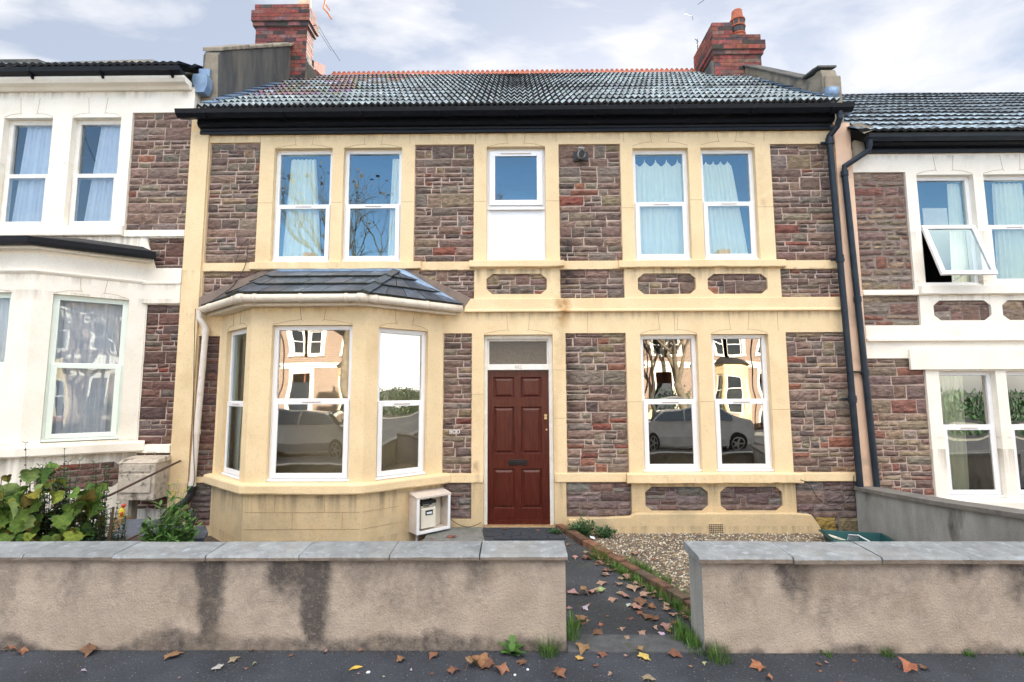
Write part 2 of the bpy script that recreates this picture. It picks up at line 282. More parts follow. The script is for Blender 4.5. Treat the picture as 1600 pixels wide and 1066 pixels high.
def cells(mb, x0, x1, z0, z1, holes, yf, yb, mi=None, outer=True):
    """wall face with rectangular openings; holes = (x0,x1,z0,z1,depth)"""
    xs = sorted({x0, x1, *[v for h in holes for v in h[:2]]}); zs = sorted({z0, z1, *[v for h in holes for v in h[2:4]]})
    xs = [x for x in xs if x0-1e-6 <= x <= x1+1e-6]; zs = [z for z in zs if z0-1e-6 <= z <= z1+1e-6]
    def hole(i, j):
        if i < 0 or j < 0 or i >= len(xs)-1 or j >= len(zs)-1: return (None, None, None, None, yb) if outer else 0
        cx, cz = (xs[i]+xs[i+1])/2, (zs[j]+zs[j+1])/2
        for h in holes:
            if h[0] < cx < h[1] and h[2] < cz < h[3]: return h
        return None
    for i in range(len(xs)-1):
        for j in range(len(zs)-1):
            if hole(i, j): continue
            a, b, c, d = xs[i], xs[i+1], zs[j], zs[j+1]
            mb.add([(a,yf,c),(b,yf,c),(b,yf,d),(a,yf,d)], [(0,1,2,3)], mi)
            for (di, dj, q) in ((-1,0,((a,c),(a,d))), (1,0,((b,d),(b,c))), (0,-1,((b,c),(a,c))), (0,1,((a,d),(b,d)))):
                h = hole(i+di, j+dj)
                if h: 
                    (ax, az), (bx, bz) = q; mb.add([(ax,yf,az),(bx,yf,bz),(bx,h[4],bz),(ax,h[4],az)], [(0,1,2,3)], mi)
PAL = [((0.215,0.150,0.130),6), ((0.185,0.135,0.122),5), ((0.24,0.175,0.148),5), ((0.20,0.172,0.158),5), ((0.235,0.20,0.165),4), ((0.27,0.215,0.15),2), ((0.27,0.125,0.09),1.3), ((0.22,0.085,0.065),0.7), ((0.12,0.095,0.088),1.4)]
PAL_LOW = [((0.17,0.13,0.135),6), ((0.205,0.17,0.18),5), ((0.15,0.11,0.11),4), ((0.21,0.14,0.13),2), ((0.20,0.19,0.19),3), ((0.24,0.10,0.08),0.6)]
PAL_DARK = [((0.15,0.085,0.075),6), ((0.12,0.08,0.08),5), ((0.17,0.10,0.085),4), ((0.22,0.07,0.05),1), ((0.16,0.13,0.12),3)]
PAL_RIGHT = [((0.22,0.15,0.13),6), ((0.26,0.20,0.16),5), ((0.30,0.245,0.18),3), ((0.24,0.12,0.095),3), ((0.18,0.13,0.125),4), ((0.28,0.25,0.22),2)]
def pick(rnd, pal):
    c = rnd.choices([p[0] for p in pal], [p[1] for p in pal])[0]; k = rnd.uniform(0.85, 1.3); c = (c[0]*1.03, c[1]*1.01, c[2]*0.955)
    return tuple(max(0.01, x*k*rnd.uniform(0.95, 1.05)) for x in c)
def one_stone(mb, rnd, x0, x1, z0, z1, yb, yf, col, jit=0.005):
    w, h = x1-x0, z1-z0
    if w < 0.012 or h < 0.012: return
    nx = max(3, int(w/0.03)); nz = max(3, int(h/0.028)); sx = rnd.uniform(0, 99)
    tilt = rnd.uniform(-0.4, 0.4); amp = rnd.uniform(0.5, 1.15)
    cj = [(rnd.uniform(-jit, jit), rnd.uniform(-jit, jit)) for _ in range(4)]
    def fn(u, v):
        e = min(u*w, (1-u)*w, v*h, (1-v)*h)
        k = min(1, (e+0.0015)/0.010)
        jx = (cj[0][0]*(1-u)+cj[1][0]*u)*(1-v) + (cj[2][0]*(1-u)+cj[3][0]*u)*v
        jz = (cj[0][1]*(1-u)+cj[1][1]*u)*(1-v) + (cj[2][1]*(1-u)+cj[3][1]*u)*v
        x = x0+u*w; z = z0+v*h
        if e < 1e-6:
            q = noise.noise(Vector((x*22, z*22, sx)))*0.0035; jx += q*(1 if u in (0, 1) else 0); jz += q*(1 if v in (0, 1) else 0)
        n = noise.noise(Vector((x*11+sx, z*20, sx))) + 0.6*noise.noise(Vector((x*30+sx, z*46, sx)))
        d = (0.55 + 0.45*n*amp + tilt*(v-0.5)*0.6)
        return (x+jx, yb - (yb-yf)*k*max(0.12, min(1.0, d)), z+jz)
    mb.grid(nx, nz, fn, 0, col)
def stone_fill(mb, rnd, x0, x1, z0, z1, yb, yf, pal, gap=0.0105, hs=(0.058, 0.085, 0.112, 0.14, 0.185), wmin=0.11, wmax=0.40, jit=0.0065):
    z = z1
    while z > z0 + 0.01:
        h = rnd.choices(hs, (2, 4, 4, 3, 2)[:len(hs)])[0]
        if z-h < z0+0.045: h = z-z0
        a, b = z-h, z; x = x0
        while x < x1 - 0.01:
            w = rnd.uniform(wmin, wmax)*(0.75+h*2.5)
            if x+w > x1-0.07: w = x1-x
            if h > 0.105 and rnd.random() < 0.42:
                m = a + h*rnd.uniform(0.38, 0.62); x2 = min(x1, x+max(w, 0.22))
                if x1-x2 < 0.07: x2 = x1
                for (q0, q1) in ((a, m), (m, b)):
                    t = x
                    while t < x2-0.005:
                        ww = rnd.uniform(0.09, 0.26)
                        if t+ww > x2-0.06: ww = x2-t
                        one_stone(mb, rnd, t+gap/2, t+ww-gap/2, q0+gap/2, q1-gap/2, yb, yf, pick(rnd, pal), jit); t += ww
                x = x2; continue
            one_stone(mb, rnd, x+gap/2, x+w-gap/2, a+gap/2, b-gap/2, yb, yf, pick(rnd, pal), jit); x += w
        z = a
def stone_panel(parent, x0, x1, z0, z1, seed, pal=PAL, T=None, mortar='mortar', octo=0, corner='cream', yf=-0.0135, yb=0.016, **kw):
    rnd = random.Random(seed); mb = MB(T)
    mb.add([(x0-0.004,yb+0.001,z0-0.004),(x1+0.004,yb+0.001,z0-0.004),(x1+0.004,yb+0.001,z1+0.004),(x0-0.004,yb+0.001,z1+0.004)], [(0,1,2,3)], 1)
    stone_fill(mb, rnd, x0+0.003, x1-0.003, z0+0.002, z1-0.002, yb, yf, pal, **kw)
    if octo:
        for (cx, cz, sx, sz) in ((x0,z0,1,1),(x1,z0,-1,1),(x0,z1,1,-1),(x1,z1,-1,-1)):
            mb.prism([(cx-sx*.003,-0.0135,cz-sz*.003),(cx+sx*octo,-0.0135,cz-sz*.003),(cx-sx*.003,-0.0135,cz+sz*octo*0.8)][::sx*sz], (0,0.02,0), 2)
    return mb.build('stone_panel', ['stone', mortar, corner], parent, smooth=False)
def lines(mb, segs, y=-0.0165, wd=0.004):
    for pts in segs:
        for (a, b) in zip(pts, pts[1:]):
            d = Vector((b[0]-a[0], 0, b[1]-a[1])); n = Vector((-d.z, 0, d.x)).normalized()*wd/2
            A = Vector((a[0], y, a[1])); B = Vector((b[0], y, b[1])); mb.prism([A-n, B-n, B+n, A+n], (0, 0.004, 0))
def arch_lines(x0, x1, zt, ztop, k=0.11):
    c = (x0+x1)/2
    return [[(c-k*.85, zt+0.05), (c-k, zt+0.06+0.0), (c-k-0.02, ztop)], [(c+k*.85, zt+0.05), (c+k, zt+0.06), (c+k+0.02, ztop)],
            [(c-k, zt+0.062), (c-k-0.13, zt+0.048), (x0, zt+0.01)], [(c+k, zt+0.062), (c+k+0.13, zt+0.048), (x1, zt+0.01)]]
def pane(mb, x0, x1, z0, z1, y, bulge=0.0016):
    def fn(u, v):
        a = 1-(2*u-1)**4; b = 1-(2*v-1)**4
        return (x0+(x1-x0)*u, y-bulge*a*b, z0+(z1-z0)*v)
    mb.grid(12, 14, fn)
def window(parent, T, x0, x1, z0, z1, zm, y=0.055, style='upvc', frame_mat='upvc', glass='glass', sash=True, fw=0.052):
    m = MB(T)
    yf, yb = y, y+0.06
    def ring(mb, a, b, c, d, t, f, bk):
        mb.box(a, a+t, f, bk, c, d); mb.box(b-t, b, f, bk, c, d); mb.box(a+t, b-t, f, bk, d-t, d); mb.box(a+t, b-t, f, bk, c, c+t)
    ring(m, x0, x1, z0, z1, fw, yf, yb)
    m.box(x0+fw, x1-fw, yf, yb, zm-0.026, zm+0.03)
    m.box(x0-0.0, x1+0.0, yf-0.035, yf-0.001, z0, z0+0.028)
    win = m.build('window', frame_mat, parent, bevel=0.004)
    p = MB(T); pane(p, x0+fw-.004, x1-fw+.004, zm+0.026, z1-fw+.004, yf+0.026); p.build('pane', glass, win, smooth=True)
    if sash == 'open': return win
    if sash:
        s = MB(T); a, b, c, d = x0+0.030, x1-0.030, z0+0.034, zm+0.022
        ring(s, a, b, c, d, 0.056, yf-0.018, yf-0.001)
        if style == 'upvc': s.box((a+b)/2-0.10, (a+b)/2+0.11, yf-0.026, yf-0.019, d-0.034, d-0.024, 1)
        s.build('sash', [frame_mat, 'vent_slot'], win, bevel=0.003)
        p = MB(T); pane(p, a+.052, b-.052, c+.052, d-.052, yf-0.006); p.build('pane', glass, win, smooth=True)
    else:
        p = MB(T); pane(p, x0+fw-.004, x1-fw+.004, z0+fw-.004, zm-0.022, yf+0.03); p.build('pane', glass, win, smooth=True)
    return win
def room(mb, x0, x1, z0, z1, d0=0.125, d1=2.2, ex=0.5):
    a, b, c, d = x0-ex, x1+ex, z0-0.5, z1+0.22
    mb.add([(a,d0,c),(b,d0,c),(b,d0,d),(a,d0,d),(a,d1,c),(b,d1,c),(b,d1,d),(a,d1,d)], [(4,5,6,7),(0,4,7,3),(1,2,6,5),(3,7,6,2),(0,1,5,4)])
    for (p, q, r_, s_) in ((a,x0,c,d),(x1,b,c,d),(x0,x1,c,z0),(x0,x1,z1,d)): mb.add([(p,d0,r_),(q,d0,r_),(q,d0,s_),(p,d0,s_)], [(0,1,2,3)])
def curtain(T, y, top, bot, z0, z1, label, folds=9, amp=0.018, m='curtain', scallop=0, name='curtain', seed=1, cat='curtain'):
    """top/bot = (x0,x1) at the top and bottom edges"""
    rnd = random.Random(seed); mb = MB(T); ph = [rnd.uniform(0, 6) for _ in range(3)]; nx = folds*8
    def fn(u, v):
        a = bot[0]*(1-v)+top[0]*v; b = bot[1]*(1-v)+top[1]*v
        wv = math.sin(u*folds*6.283+ph[0]+0.5*math.sin(u*7+ph[1])) + 0.4*math.sin(u*folds*2.3*6.283+ph[2])
        z = z0+(z1-z0)*v
        if scallop and v > 0.9: z -= scallop*abs(math.sin(u*scallop_n*math.pi))**0.6*(v-0.9)*10
        return (a+(b-a)*u, y+amp*wv*(1-0.35*v), z)
    scallop_n = 4.5
    mb.grid(nx, 20, fn)
    x = (bot[0]+bot[1])/2
    c = T @ Vector((x, y, z0)) if T else Vector((x, y, z0))
    o = mb.build(name, m, None, smooth=True)
    for v in o.data.vertices: v.co -= c
    o.location = c
    return tag(o, label, cat)
# ------------------------------------------------------------------ ground, pavement, road
def slab(name, x0, x1, y0, y1, z, m, kind='structure', thick=0.02, slope=0):
    b = MB(); b.box(x0, x1, y0, y1, z-thick, z); o = b.build(name, m); tag(o, kind=kind); return o
slab('ground', -400, 400, -400, 400, -0.16, 'far_ground', thick=0.3)
slab('road', -90, 90, -14.1, -8.33, -0.115, 'asphalt', thick=0.04)
slab('kerb', -90, 90, -8.33, -8.2, 0.0, 'concrete', thick=0.15)
slab('pavement', -90, 90, -8.2, -2.62, 0.0, 'asphalt', thick=0.15)
slab('far_kerb', -90, 90, -14.23, -14.1, 0.0, 'concrete', thick=0.15)
slab('far_pavement', -90, 90, -15.4, -14.23, 0.0, 'asphalt', thick=0.15)
slab('garden_soil', -14, -0.42, -2.62, 0.6, -0.012, 'soil', thick=0.14)
slab('garden_ground', 4.2, 14, -2.62, 0.6, -0.04, 'soil', thick=0.11)
# path from the gate up to the door, bounded by the brick edging on its right
EDG = [(0.50, -0.02), (0.72, -0.62), (1.06, -1.36), (1.36, -2.10), (1.56, -2.62)]
def edgex(y):
    for (a, b) in zip(EDG, EDG[1:]):
        if b[1] <= y <= a[1]: t = (y-a[1])/(b[1]-a[1]); return a[0]+(b[0]-a[0])*t
    return EDG[0][0] if y > EDG[0][1] else EDG[-1][0]
def pathz(y): return 0.085*min(1, max(0, (y+2.62)/2.4))
def sheet(name, fl, fr, y0, y1, fz, m, ny=24, nx=10, kind='structure'):
    b = MB(); b.grid(nx, ny, lambda u, v: ((fl(y0+(y1-y0)*v))*(1-u)+fr(y0+(y1-y0)*v)*u, y0+(y1-y0)*v, fz(y0+(y1-y0)*v)+0.004*noise.noise(Vector((u*5, v*9, 1)))))
    o = b.build(name, m, smooth=True); tag(o, kind=kind); return o
sheet('path', lambda y: -0.42, lambda y: edgex(y)-0.03, -2.55, 0.1, pathz, 'path_asphalt')
sheet('gravel_bed', lambda y: edgex(y)+0.03, lambda y: 4.15, -2.56, 0.1, lambda y: 0.012+0.02*(y+2.6)/2.6, 'gravel_bed', kind='structure')
b = MB(); b.box(0.33, 1.24, -2.79, -2.56, -0.02, 0.016); tag(b.build('doorstep_slab', 'dark_concrete', bevel=0.006), kind='structure')
b = MB()
rnd = random.Random(5)
for j in range(4):
    for i in range(5):
        x = -0.37 + i*0.205 + (0.1 if j % 2 else 0); y = -0.09 - j*0.105
        if x+0.2 > edgex(y)-0.02: continue
        b.box(x+.004, x+0.198, y-0.098, y, 0.05, 0.092+rnd.uniform(0, .004))
tag(b.build('paving', 'paver', bevel=0.004), kind='structure')
b = MB(); b.prism([(-1.05,-0.02,0.0),(-1.05,-0.62,0.0),(-0.36,-0.62,0.0),(-0.44,-0.02,0.0)][::-1], (0,0,0.088)); tag(b.build('concrete_slab', 'concrete'), kind='structure')
# gravel
rnd = random.Random(11); b = MB(); GC = [(0.45,0.37,0.24),(0.50,0.43,0.30),(0.34,0.25,0.14),(0.62,0.60,0.52),(0.20,0.17,0.14),(0.13,0.12,0.12),(0.38,0.31,0.22),(0.68,0.64,0.5),(0.28,0.16,0.09),(0.10,0.09,0.09)]
for k in range(15000):
    y = -2.5 + 2.5*rnd.random(); x = edgex(y)+0.06 + (4.1-edgex(y)-0.06)*rnd.random()
    z = 0.012+0.02*(y+2.6)/2.6; r = rnd.uniform(0.007, 0.0145); a = rnd.uniform(0, 6.28); ca, sa = math.cos(a), math.sin(a)
    rx, ry, rz = r*rnd.uniform(0.8, 1.4), r, r*rnd.uniform(0.5, 0.85); zc = z + rz*rnd.uniform(0.1, 0.9)
    P = [(rx,0,0),(0,ry,0),(-rx,0,0),(0,-ry,0)]
    vs = [(x+p[0]*ca-p[1]*sa, y+p[0]*sa+p[1]*ca, zc) for p in P] + [(x+rx*.2, y+ry*.1, zc+rz), (x, y, zc-rz)]
    c = rnd.choice(GC); q = rnd.uniform(0.6, 1.15)
    b.add(vs, [(0,1,4),(1,2,4),(2,3,4),(3,0,4),(1,0,5),(2,1,5),(3,2,5),(0,3,5)], 0, tuple(t*q for t in c))
tag(b.build('gravel', 'gravel', smooth=False), kind='stuff')

# ------------------------------------------------------------------ roofs
def tiled_roof(name, parent, x0, x1, eave, ridge, courses, pitch_w, amp, m, seed, col_fn, thick=0.024, dark='tile_dark'):
    """rows of moulded tiles between eave (y,z) and ridge (y,z)"""
    rnd = random.Random(seed); mb = MB(); n = int((x1-x0)/(pitch_w/2)); dy = (ridge[0]-eave[0]); dz = (ridge[1]-eave[1]); L = math.hypot(dy, dz); uy, uz = dy/L, dz/L; ny_, nz_ = -uz, uy
    for c in range(courses):
        s0 = L*c/courses - (0.0 if c else 0.03); s1 = L*(c+1)/courses + 0.02; row = []
        jit = rnd.uniform(-.004, .004)
        for i in range(n+1):
            x = x0 + i*pitch_w/2 + (rnd.uniform(-.004, .004))
            h = amp if i % 2 else 0.0
            sag = 0.012*noise.noise(Vector((x*0.9, c*0.4, seed)))
            lift = rnd.uniform(0, 0.005)
            for (s, q) in ((s0, thick+h+lift+jit), (s0, h-0.006), (s1, h-0.004)):
                row.append((x, eave[0]+uy*s+ny_*(q+sag), eave[1]+uz*s+nz_*(q+sag)))
        k = len(mb.v); mb.v += [Vector(p) for p in row]
        for i in range(n):
            a = k+i*3; bb = a+3; col = col_fn(rnd, x0+i*pitch_w/2, c)
            mb.f.append([a, bb, bb+2, a+2]); mb.m.append(0); mb.c.append(col)
            mb.f.append([a+1, bb+1, bb, a]); mb.m.append(1); mb.c.append((1,1,1))
    # underside
    mb.add([(x0,eave[0],eave[1]-.02),(x1,eave[0],eave[1]-.02),(x1,ridge[0],ridge[1]-.02),(x0,ridge[0],ridge[1]-.02)], [(0,1,2,3)], 1)
    # plain back slope
    by = ridge[0]*2-eave[0]
    mb.add([(x0,ridge[0],ridge[1]),(x1,ridge[0],ridge[1]),(x1,by,eave[1]),(x0,by,eave[1])], [(0,1,2,3)], 1)
    return mb.build(name, [m, dark], parent)
def bricks(mb, x0, x1, y0, y1, z0, z1, rnd, course=0.070, skip_top=0, colset=None):
    """brick box: mortar core with individually coloured bricks standing 3 mm proud"""
    mb.box(x0+.004, x1-.004, y0+.004, y1-.004, z0, z1-.002, 1)
    n = max(1, round((z1-z0)/course)); h = (z1-z0)/n
    CS = colset or [(0.33,0.085,0.06),(0.28,0.07,0.052),(0.36,0.11,0.08),(0.24,0.07,0.055),(0.07,0.05,0.048),(0.32,0.10,0.08),(0.28,0.15,0.12),(0.12,0.08,0.075)]
    for j in range(n):
        a = z0+j*h+.004; c = z0+(j+1)*h-.004; off = 0.11 if j % 2 else 0.0
        for side in range(4):
            p, q = (x0, x1) if side in (0, 2) else (y0, y1)
            t = p - off
            while t < q-0.01:
                e = min(t+0.215, q); s = max(t, p)
                if q-e < 0.03: e = q
                if e-s > 0.02:
                    col = tuple(v*rnd.uniform(0.8, 1.15) for v in rnd.choice(CS)); g = .004; o = rnd.uniform(0, .003)
                    if side == 0: mb.box(s+g, e-g, y0-o, y0+.02, a, c, 0, col)
                    elif side == 2: mb.box(s+g, e-g, y1-.02, y1+o, a, c, 0, col)
                    elif side == 1: mb.box(x1-.02, x1+o, s+g, e-g, a, c, 0, col)
                    else: mb.box(x0-o, x0+.02, s+g, e-g, a, c, 0, col)
                t = e

# ------------------------------------------------------------------ the main house
H = empty('terraced_house', (0, 0, 0), 'cream and brown stone terraced house with red front door and slate-roofed bay', 'house')
# openings: main wall
W_UP = [(-3.19,-2.42),(-2.27,-1.50),(-0.385,0.385),(1.53,2.26),(2.42,3.13)]
stones_up = [(-4.05,-3.38,3.40,5.03),(-1.33,-0.55,3.40,4.98),(0.56,1.37,3.40,4.97),(3.33,4.14,3.39,4.95)]
strip = [(-4.05,-3.30,2.80,3.29),(-1.26,-0.54,2.91,3.29),(0.56,1.38,2.91,3.29),(3.37,4.14,2.90,3.28)]
octs_up = [(-0.385,0.39,2.97,3.235),(1.55,2.29,2.96,3.23),(2.44,3.20,2.96,3.22)]
g_st = [(-4.05,-3.78,0.69,2.45),(-0.93,-0.565,0.725,2.47),(0.615,1.38,0.73,2.465),(3.39,4.16,0.73,2.465)]
g_win = [(1.56,2.28,0.735,2.445),(2.455,3.17,0.735,2.445)]
low_st = [(-0.91,-0.565,0.18,0.615),(0.60,1.40,0.20,0.62),(3.40,4.16,-0.10,0.625),(-4.05,-3.78,0.10,0.62)]
octs_low = [(1.565,2.33,0.275,0.565),(2.48,3.235,0.275,0.565)]
door = (-0.415,0.455,0.09,2.45)
SD = 0.0165
def hz(l, d=SD): return [(a,b,c,e,d) for a,b,c,e in l]
upw = [(a,b,3.40,4.945 if i < 3 else 4.91, 0.125) for i,(a,b) in enumerate(W_UP)]
holes = hz(stones_up)+hz(strip)+hz(octs_up)+[(*g,0.125) for g in g_win]+hz(g_st)+hz(low_st)+hz(octs_low)+upw+[(*door,0.16)]
mb = MB()
cells(mb, -4.06, 4.16, 0.66, 5.27, [h for h in holes], -0.015, 0.12)
WALLMB = mb
mb = MB(); cells(mb, -4.06, 4.16, -0.10, 0.66, holes, -0.0151, 0.12); mb.build('base_wall', 'cream_low', H)
# end pilasters
mb = MB(); mb.box(-4.30, -4.062, -0.045, 0.12, -0.1, 5.34); mb.build('pilaster', 'cream_low' if False else 'cream', H, bevel=0.004)
mb = MB(); mb.box(4.162, 4.37, -0.045, 0.12, -0.1, 5.22); mb.build('pilaster', 'peach', H, bevel=0.004)
sd_ = 20
for r in stones_up+strip: sd_ += 1; stone_panel(H, *r, sd_)
for i, r in enumerate(g_st): sd_ += 1; stone_panel(H, *r, sd_, PAL_DARK if i == 0 else PAL, mortar='mortar' if i else 'mortar_dark')
for r in low_st: sd_ += 1; stone_panel(H, *r, sd_, PAL_LOW, mortar='mortar_dark', hs=(0.06, 0.09, 0.12, 0.15))
for r in octs_up: sd_ += 1; stone_panel(H, *r, sd_, PAL, octo=0.085)
for r in octs_low: sd_ += 1; stone_panel(H, *r, sd_, PAL_LOW, octo=0.085, corner='cream_low', mortar='mortar_dark')
# mossy footing stone by the dividing wall
mb = MB(); rn = random.Random(4)
for i in range(2): one_stone(mb, rn, 3.62+i*0.27, 3.87+i*0.27, -0.06, 0.19, 0.0, -0.05, (0.34,0.25,0.07) if i == 0 else (0.2,0.17,0.10), 0.01)
mb.build('footing_stone', 'stone', H)
# bands, sills, string course
def rough_strip(x0, x1, z0, z1, proud, name='sill', m='cream', seed=0, chip=0.006, T=None, parent=H, back=0.0, endtrim=False):
    mb = MB(T); n = max(6, int((x1-x0)/0.04)); prof = [(back-0.016, z1+0.0), (-proud*0.55, z1-0.002), (-proud, z1-0.014), (-proud, z0+0.012), (-proud+0.012, z0), (back-0.016, z0)]
    vs = []
    for i in range(n+1):
        x = x0+(x1-x0)*i/n
        for (y, z) in prof:
            k = noise.noise(Vector((x*3.1, z*9, seed)))*chip + noise.noise(Vector((x*12, z*7, seed+5)))*chip*0.6
            q = max(0, noise.noise(Vector((x*2.2, seed, z)))-0.28)*chip*6 if z < (z0+z1)/2 else 0
            vs.append((x, y + (abs(k) if y < -0.02 else 0), z + k*0.5 + q))
    P = len(prof)
    mb.add(vs, [(i*P+k, (i+1)*P+k, (i+1)*P+(k+1), i*P+k+1) for i in range(n) for k in range(P-1)] + [tuple(range(P)), tuple(range(n*P, n*P+P))[::-1]])
    return mb.build(name, m, parent)
rough_strip(-3.42, -1.22, 3.295, 3.405, 0.075, seed=2, chip=0.016)
rough_strip(-0.60, 0.61, 3.31, 3.41, 0.075, seed=3)
rough_strip(1.31, 3.42, 3.295, 3.40, 0.075, seed=4)
rough_strip(1.34, 3.47, 0.61, 0.735, 0.085, seed=6, chip=0.014, m='cream')
mb = MB(); extr = [(-0.0155,2.735),(-0.062,2.735),(-0.062,2.762),(-0.04,2.768),(-0.04,2.91),(-0.0155,2.91)]; mb.prism([(-0.66,y,z) for y,z in extr], (4.815,0,0)); mb.build('string_course', 'cream', H, bevel=0.006)
for q in ((-4.055,-3.78,0.625,0.685),(-0.94,-0.42,0.62,0.722),(0.46,1.335,0.625,0.727),(3.475,4.158,0.63,0.727)):
    mb = MB(); mb.box(q[0], q[1], -0.03, -0.0155, q[2], q[3]); mb.build('sill_band', 'cream', H, bevel=0.004)
# plinth with splayed end
mb = MB(); mb.prism([(0.80,-0.10,-0.03),(3.68,-0.10,-0.03),(3.61,-0.10,0.13),(3.53,-0.10,0.245),(3.30,-0.10,0.262),(1.42,-0.10,0.262),(1.36,-0.10,0.225),(0.86,-0.10,0.205),(0.62,-0.10,0.19),(0.6,-0.10,-0.03)][::-1], (0,0.083,0))
mb.build('plinth', 'cream_low', H, bevel=0.008)
mb = MB(); mb.box(2.285,2.465,-0.108,-0.1005,0.03,0.155,0)
for i in range(8):
    for j in range(5): mb.box(2.294+i*0.0213, 2.294+i*0.0213+0.013, -0.110, -0.1085, 0.038+j*0.023, 0.038+j*0.023+0.014, 1)
mb.build('air_vent', ['cream_low', 'dark_plastic'], H)
# door surround bottom blocks
mb = MB()
L_ = []
for (a, b) in W_UP: L_ += arch_lines(a, b, 4.93, 5.13)
for (a, b, c, d) in g_win: L_ += arch_lines(a, b, 2.445, 2.73)
L_ += arch_lines(-0.415, 0.455, 2.45, 2.73, 0.13)
for x in (-3.385, -1.40, -0.53, 0.53, 1.42, 3.26): L_ += [[(x, 4.99), (x, 5.13)]]
for (x0, x1, z) in ((-2.42,-2.27,4.2),(-0.55,-0.385,4.2),(0.385,0.56,4.2),(2.26,2.42,4.2),(3.13,3.33,4.1),(0.455,0.60,2.0),(0.455,0.6,1.4),(-0.565,-0.415,1.7),(1.38,1.56,1.6),(2.28,2.455,1.6),(3.17,3.39,1.5),(-1.5,-1.33,4.2),(1.37,1.53,4.1),(-3.38,-3.19,4.2)): L_ += [[(x0+.004, z), (x1-.004, z)]]
for x in (0.9, 2.0, 3.3): L_ += [[(x, 2.48), (x, 2.73)]]
WALLMB.mi = 1; lines(WALLMB, L_); wall = WALLMB.build('wall', ['cream', 'joint'], H)
# rust streak
mb = MB()
rs = random.Random(8)
for k in range(9):
    x = 0.575+rs.uniform(-0.03, 0.07); z = 2.90-rs.uniform(0, 0.05); l = rs.uniform(0.06, 0.16)
    pass
# windows upstairs
for i, (a, b) in enumerate(W_UP):
    zt = 4.945 if i < 3 else 4.91
    if i == 2: continue
    window(H, None, a, b, 3.405, zt, 4.17)
# stair window: fixed light above a white panel
m = MB(); a, b = -0.385, 0.385
for q in ((a,a+.05,3.40,4.945),(b-.05,b,3.40,4.945),(a+.05,b-.05,4.895,4.945)): m.box(q[0],q[1],0.055,0.115,q[2],q[3])
m.box(a+.05, b-.05, 0.055, 0.115, 4.12, 4.165)
win = m.build('window', 'upvc', H, bevel=0.004)
m = MB()
for q in ((-0.35,-0.275,4.165,4.90),(0.275,0.35,4.165,4.90),(-0.275,0.275,4.835,4.90),(-0.275,0.275,4.165,4.235)): m.box(q[0],q[1],0.03,0.054,q[2],q[3])
m.box(-0.2, 0.2, 0.022, 0.029, 4.862, 4.876, 1); m.build('sash', ['upvc','vent_slot'], win, bevel=0.003)
m = MB(); pane(m, -0.28, 0.28, 4.23, 4.84, 0.045, 0.002); m.build('pane', 'glass', win, smooth=True)
m = MB(); m.box(-0.335, 0.335, 0.07, 0.10, 3.41, 4.119); m.build('infill_panel', 'upvc_panel', win)
m = MB(); m.box(-0.37,0.37,0.03,0.054,4.105,4.125); m.build('drip_bar', 'upvc', win)
for g in g_win: window(H, None, g[0], g[1], g[2]+0.004, g[3], 1.60, glass='front_glass')
# door
m = MB(); x0,x1,z0,z1 = door
for q in ((x0,x0+.042,z0,z1),(x1-.05,x1,z0,z1),(x0+.042,x1-.05,z1-.05,z1),(x0+.042,x1-.05,2.005,2.078)): m.box(q[0],q[1],0.05,0.13,q[2],q[3])
m.box(x0+.042, x0+.062, 0.085, 0.13, 2.078, z1-.05); m.box(x1-.07, x1-.05, 0.085, 0.13, 2.078, z1-.05); m.box(x0+.062, x1-.07, 0.085, 0.13, z1-.075, z1-.05)
df = m.build('door_frame', 'old_paint', H, bevel=0.004)
m = MB(); m.add([(x0+.06,0.11,2.075),(x1-.06,0.11,2.075),(x1-.06,0.11,z1-.07),(x0+.06,0.11,z1-.07)], [(0,1,2,3)]); m.build('fanlight', 'frosted', df)
m = MB(); m.box(x0, x1, -0.01, 0.12, 0.07, 0.098); m.build('threshold', 'timber', df, bevel=0.004)
m = MB(); dx0, dx1, dz0, dz1 = x0+.044, x1-.052, 0.10, 2.004
def dX(p): return dx0+(p-328)/225*(dx1-dx0)
def dZ(q): return dz1-(q-412)/563*(dz1-dz0)
pan = [(dX(u0),dX(u1),dZ(v1),dZ(v0)) for (v0,v1) in ((438,517),(549,724),(777,922)) for (u0,u1) in ((349,426),(450,526))]
cells(m, dx0, dx1, dz0, dz1, [(*p,0.09) for p in pan], 0.09, 0.13)
for (a,b,c,d) in pan:
    rings = [(0,0.09),(0.008,0.106),(0.018,0.108),(0.045,0.094)]
    vs = [];
    for (t,y) in rings: vs += [(a+t,y,c+t),(b-t,y,c+t),(b-t,y,d-t),(a+t,y,d-t)]
    m.add(vs, [(i*4+k, i*4+(k+1)%4, (i+1)*4+(k+1)%4, (i+1)*4+k) for i in range(3) for k in range(4)] + [(12,13,14,15)])
m.box(dx0, dx1, 0.066, 0.0895, 0.10, 0.145)
dr = m.build('door', 'door_red', H)
m = MB(); m.box(dX(404),dX(472),0.078,0.0895,dZ(763),dZ(744)); m.box(dX(415),dX(461),0.073,0.0775,dZ(759),dZ(749)); m.build('letterbox', 'letter_plate', dr, bevel=0.002)
m = MB(); m.tube([(dX(541),0.089,dZ(582)),(dX(541),0.074,dZ(582))],0.019,14); m.box(dX(536),dX(546),0.083,0.0895,dZ(596),dZ(588)); m.build('lock', 'brass', dr)
m = MB(); m.tube([(dX(544),0.089,dZ(634)),(dX(544),0.082,dZ(634))],0.011,12); m.build('keyhole', 'brass', dr)
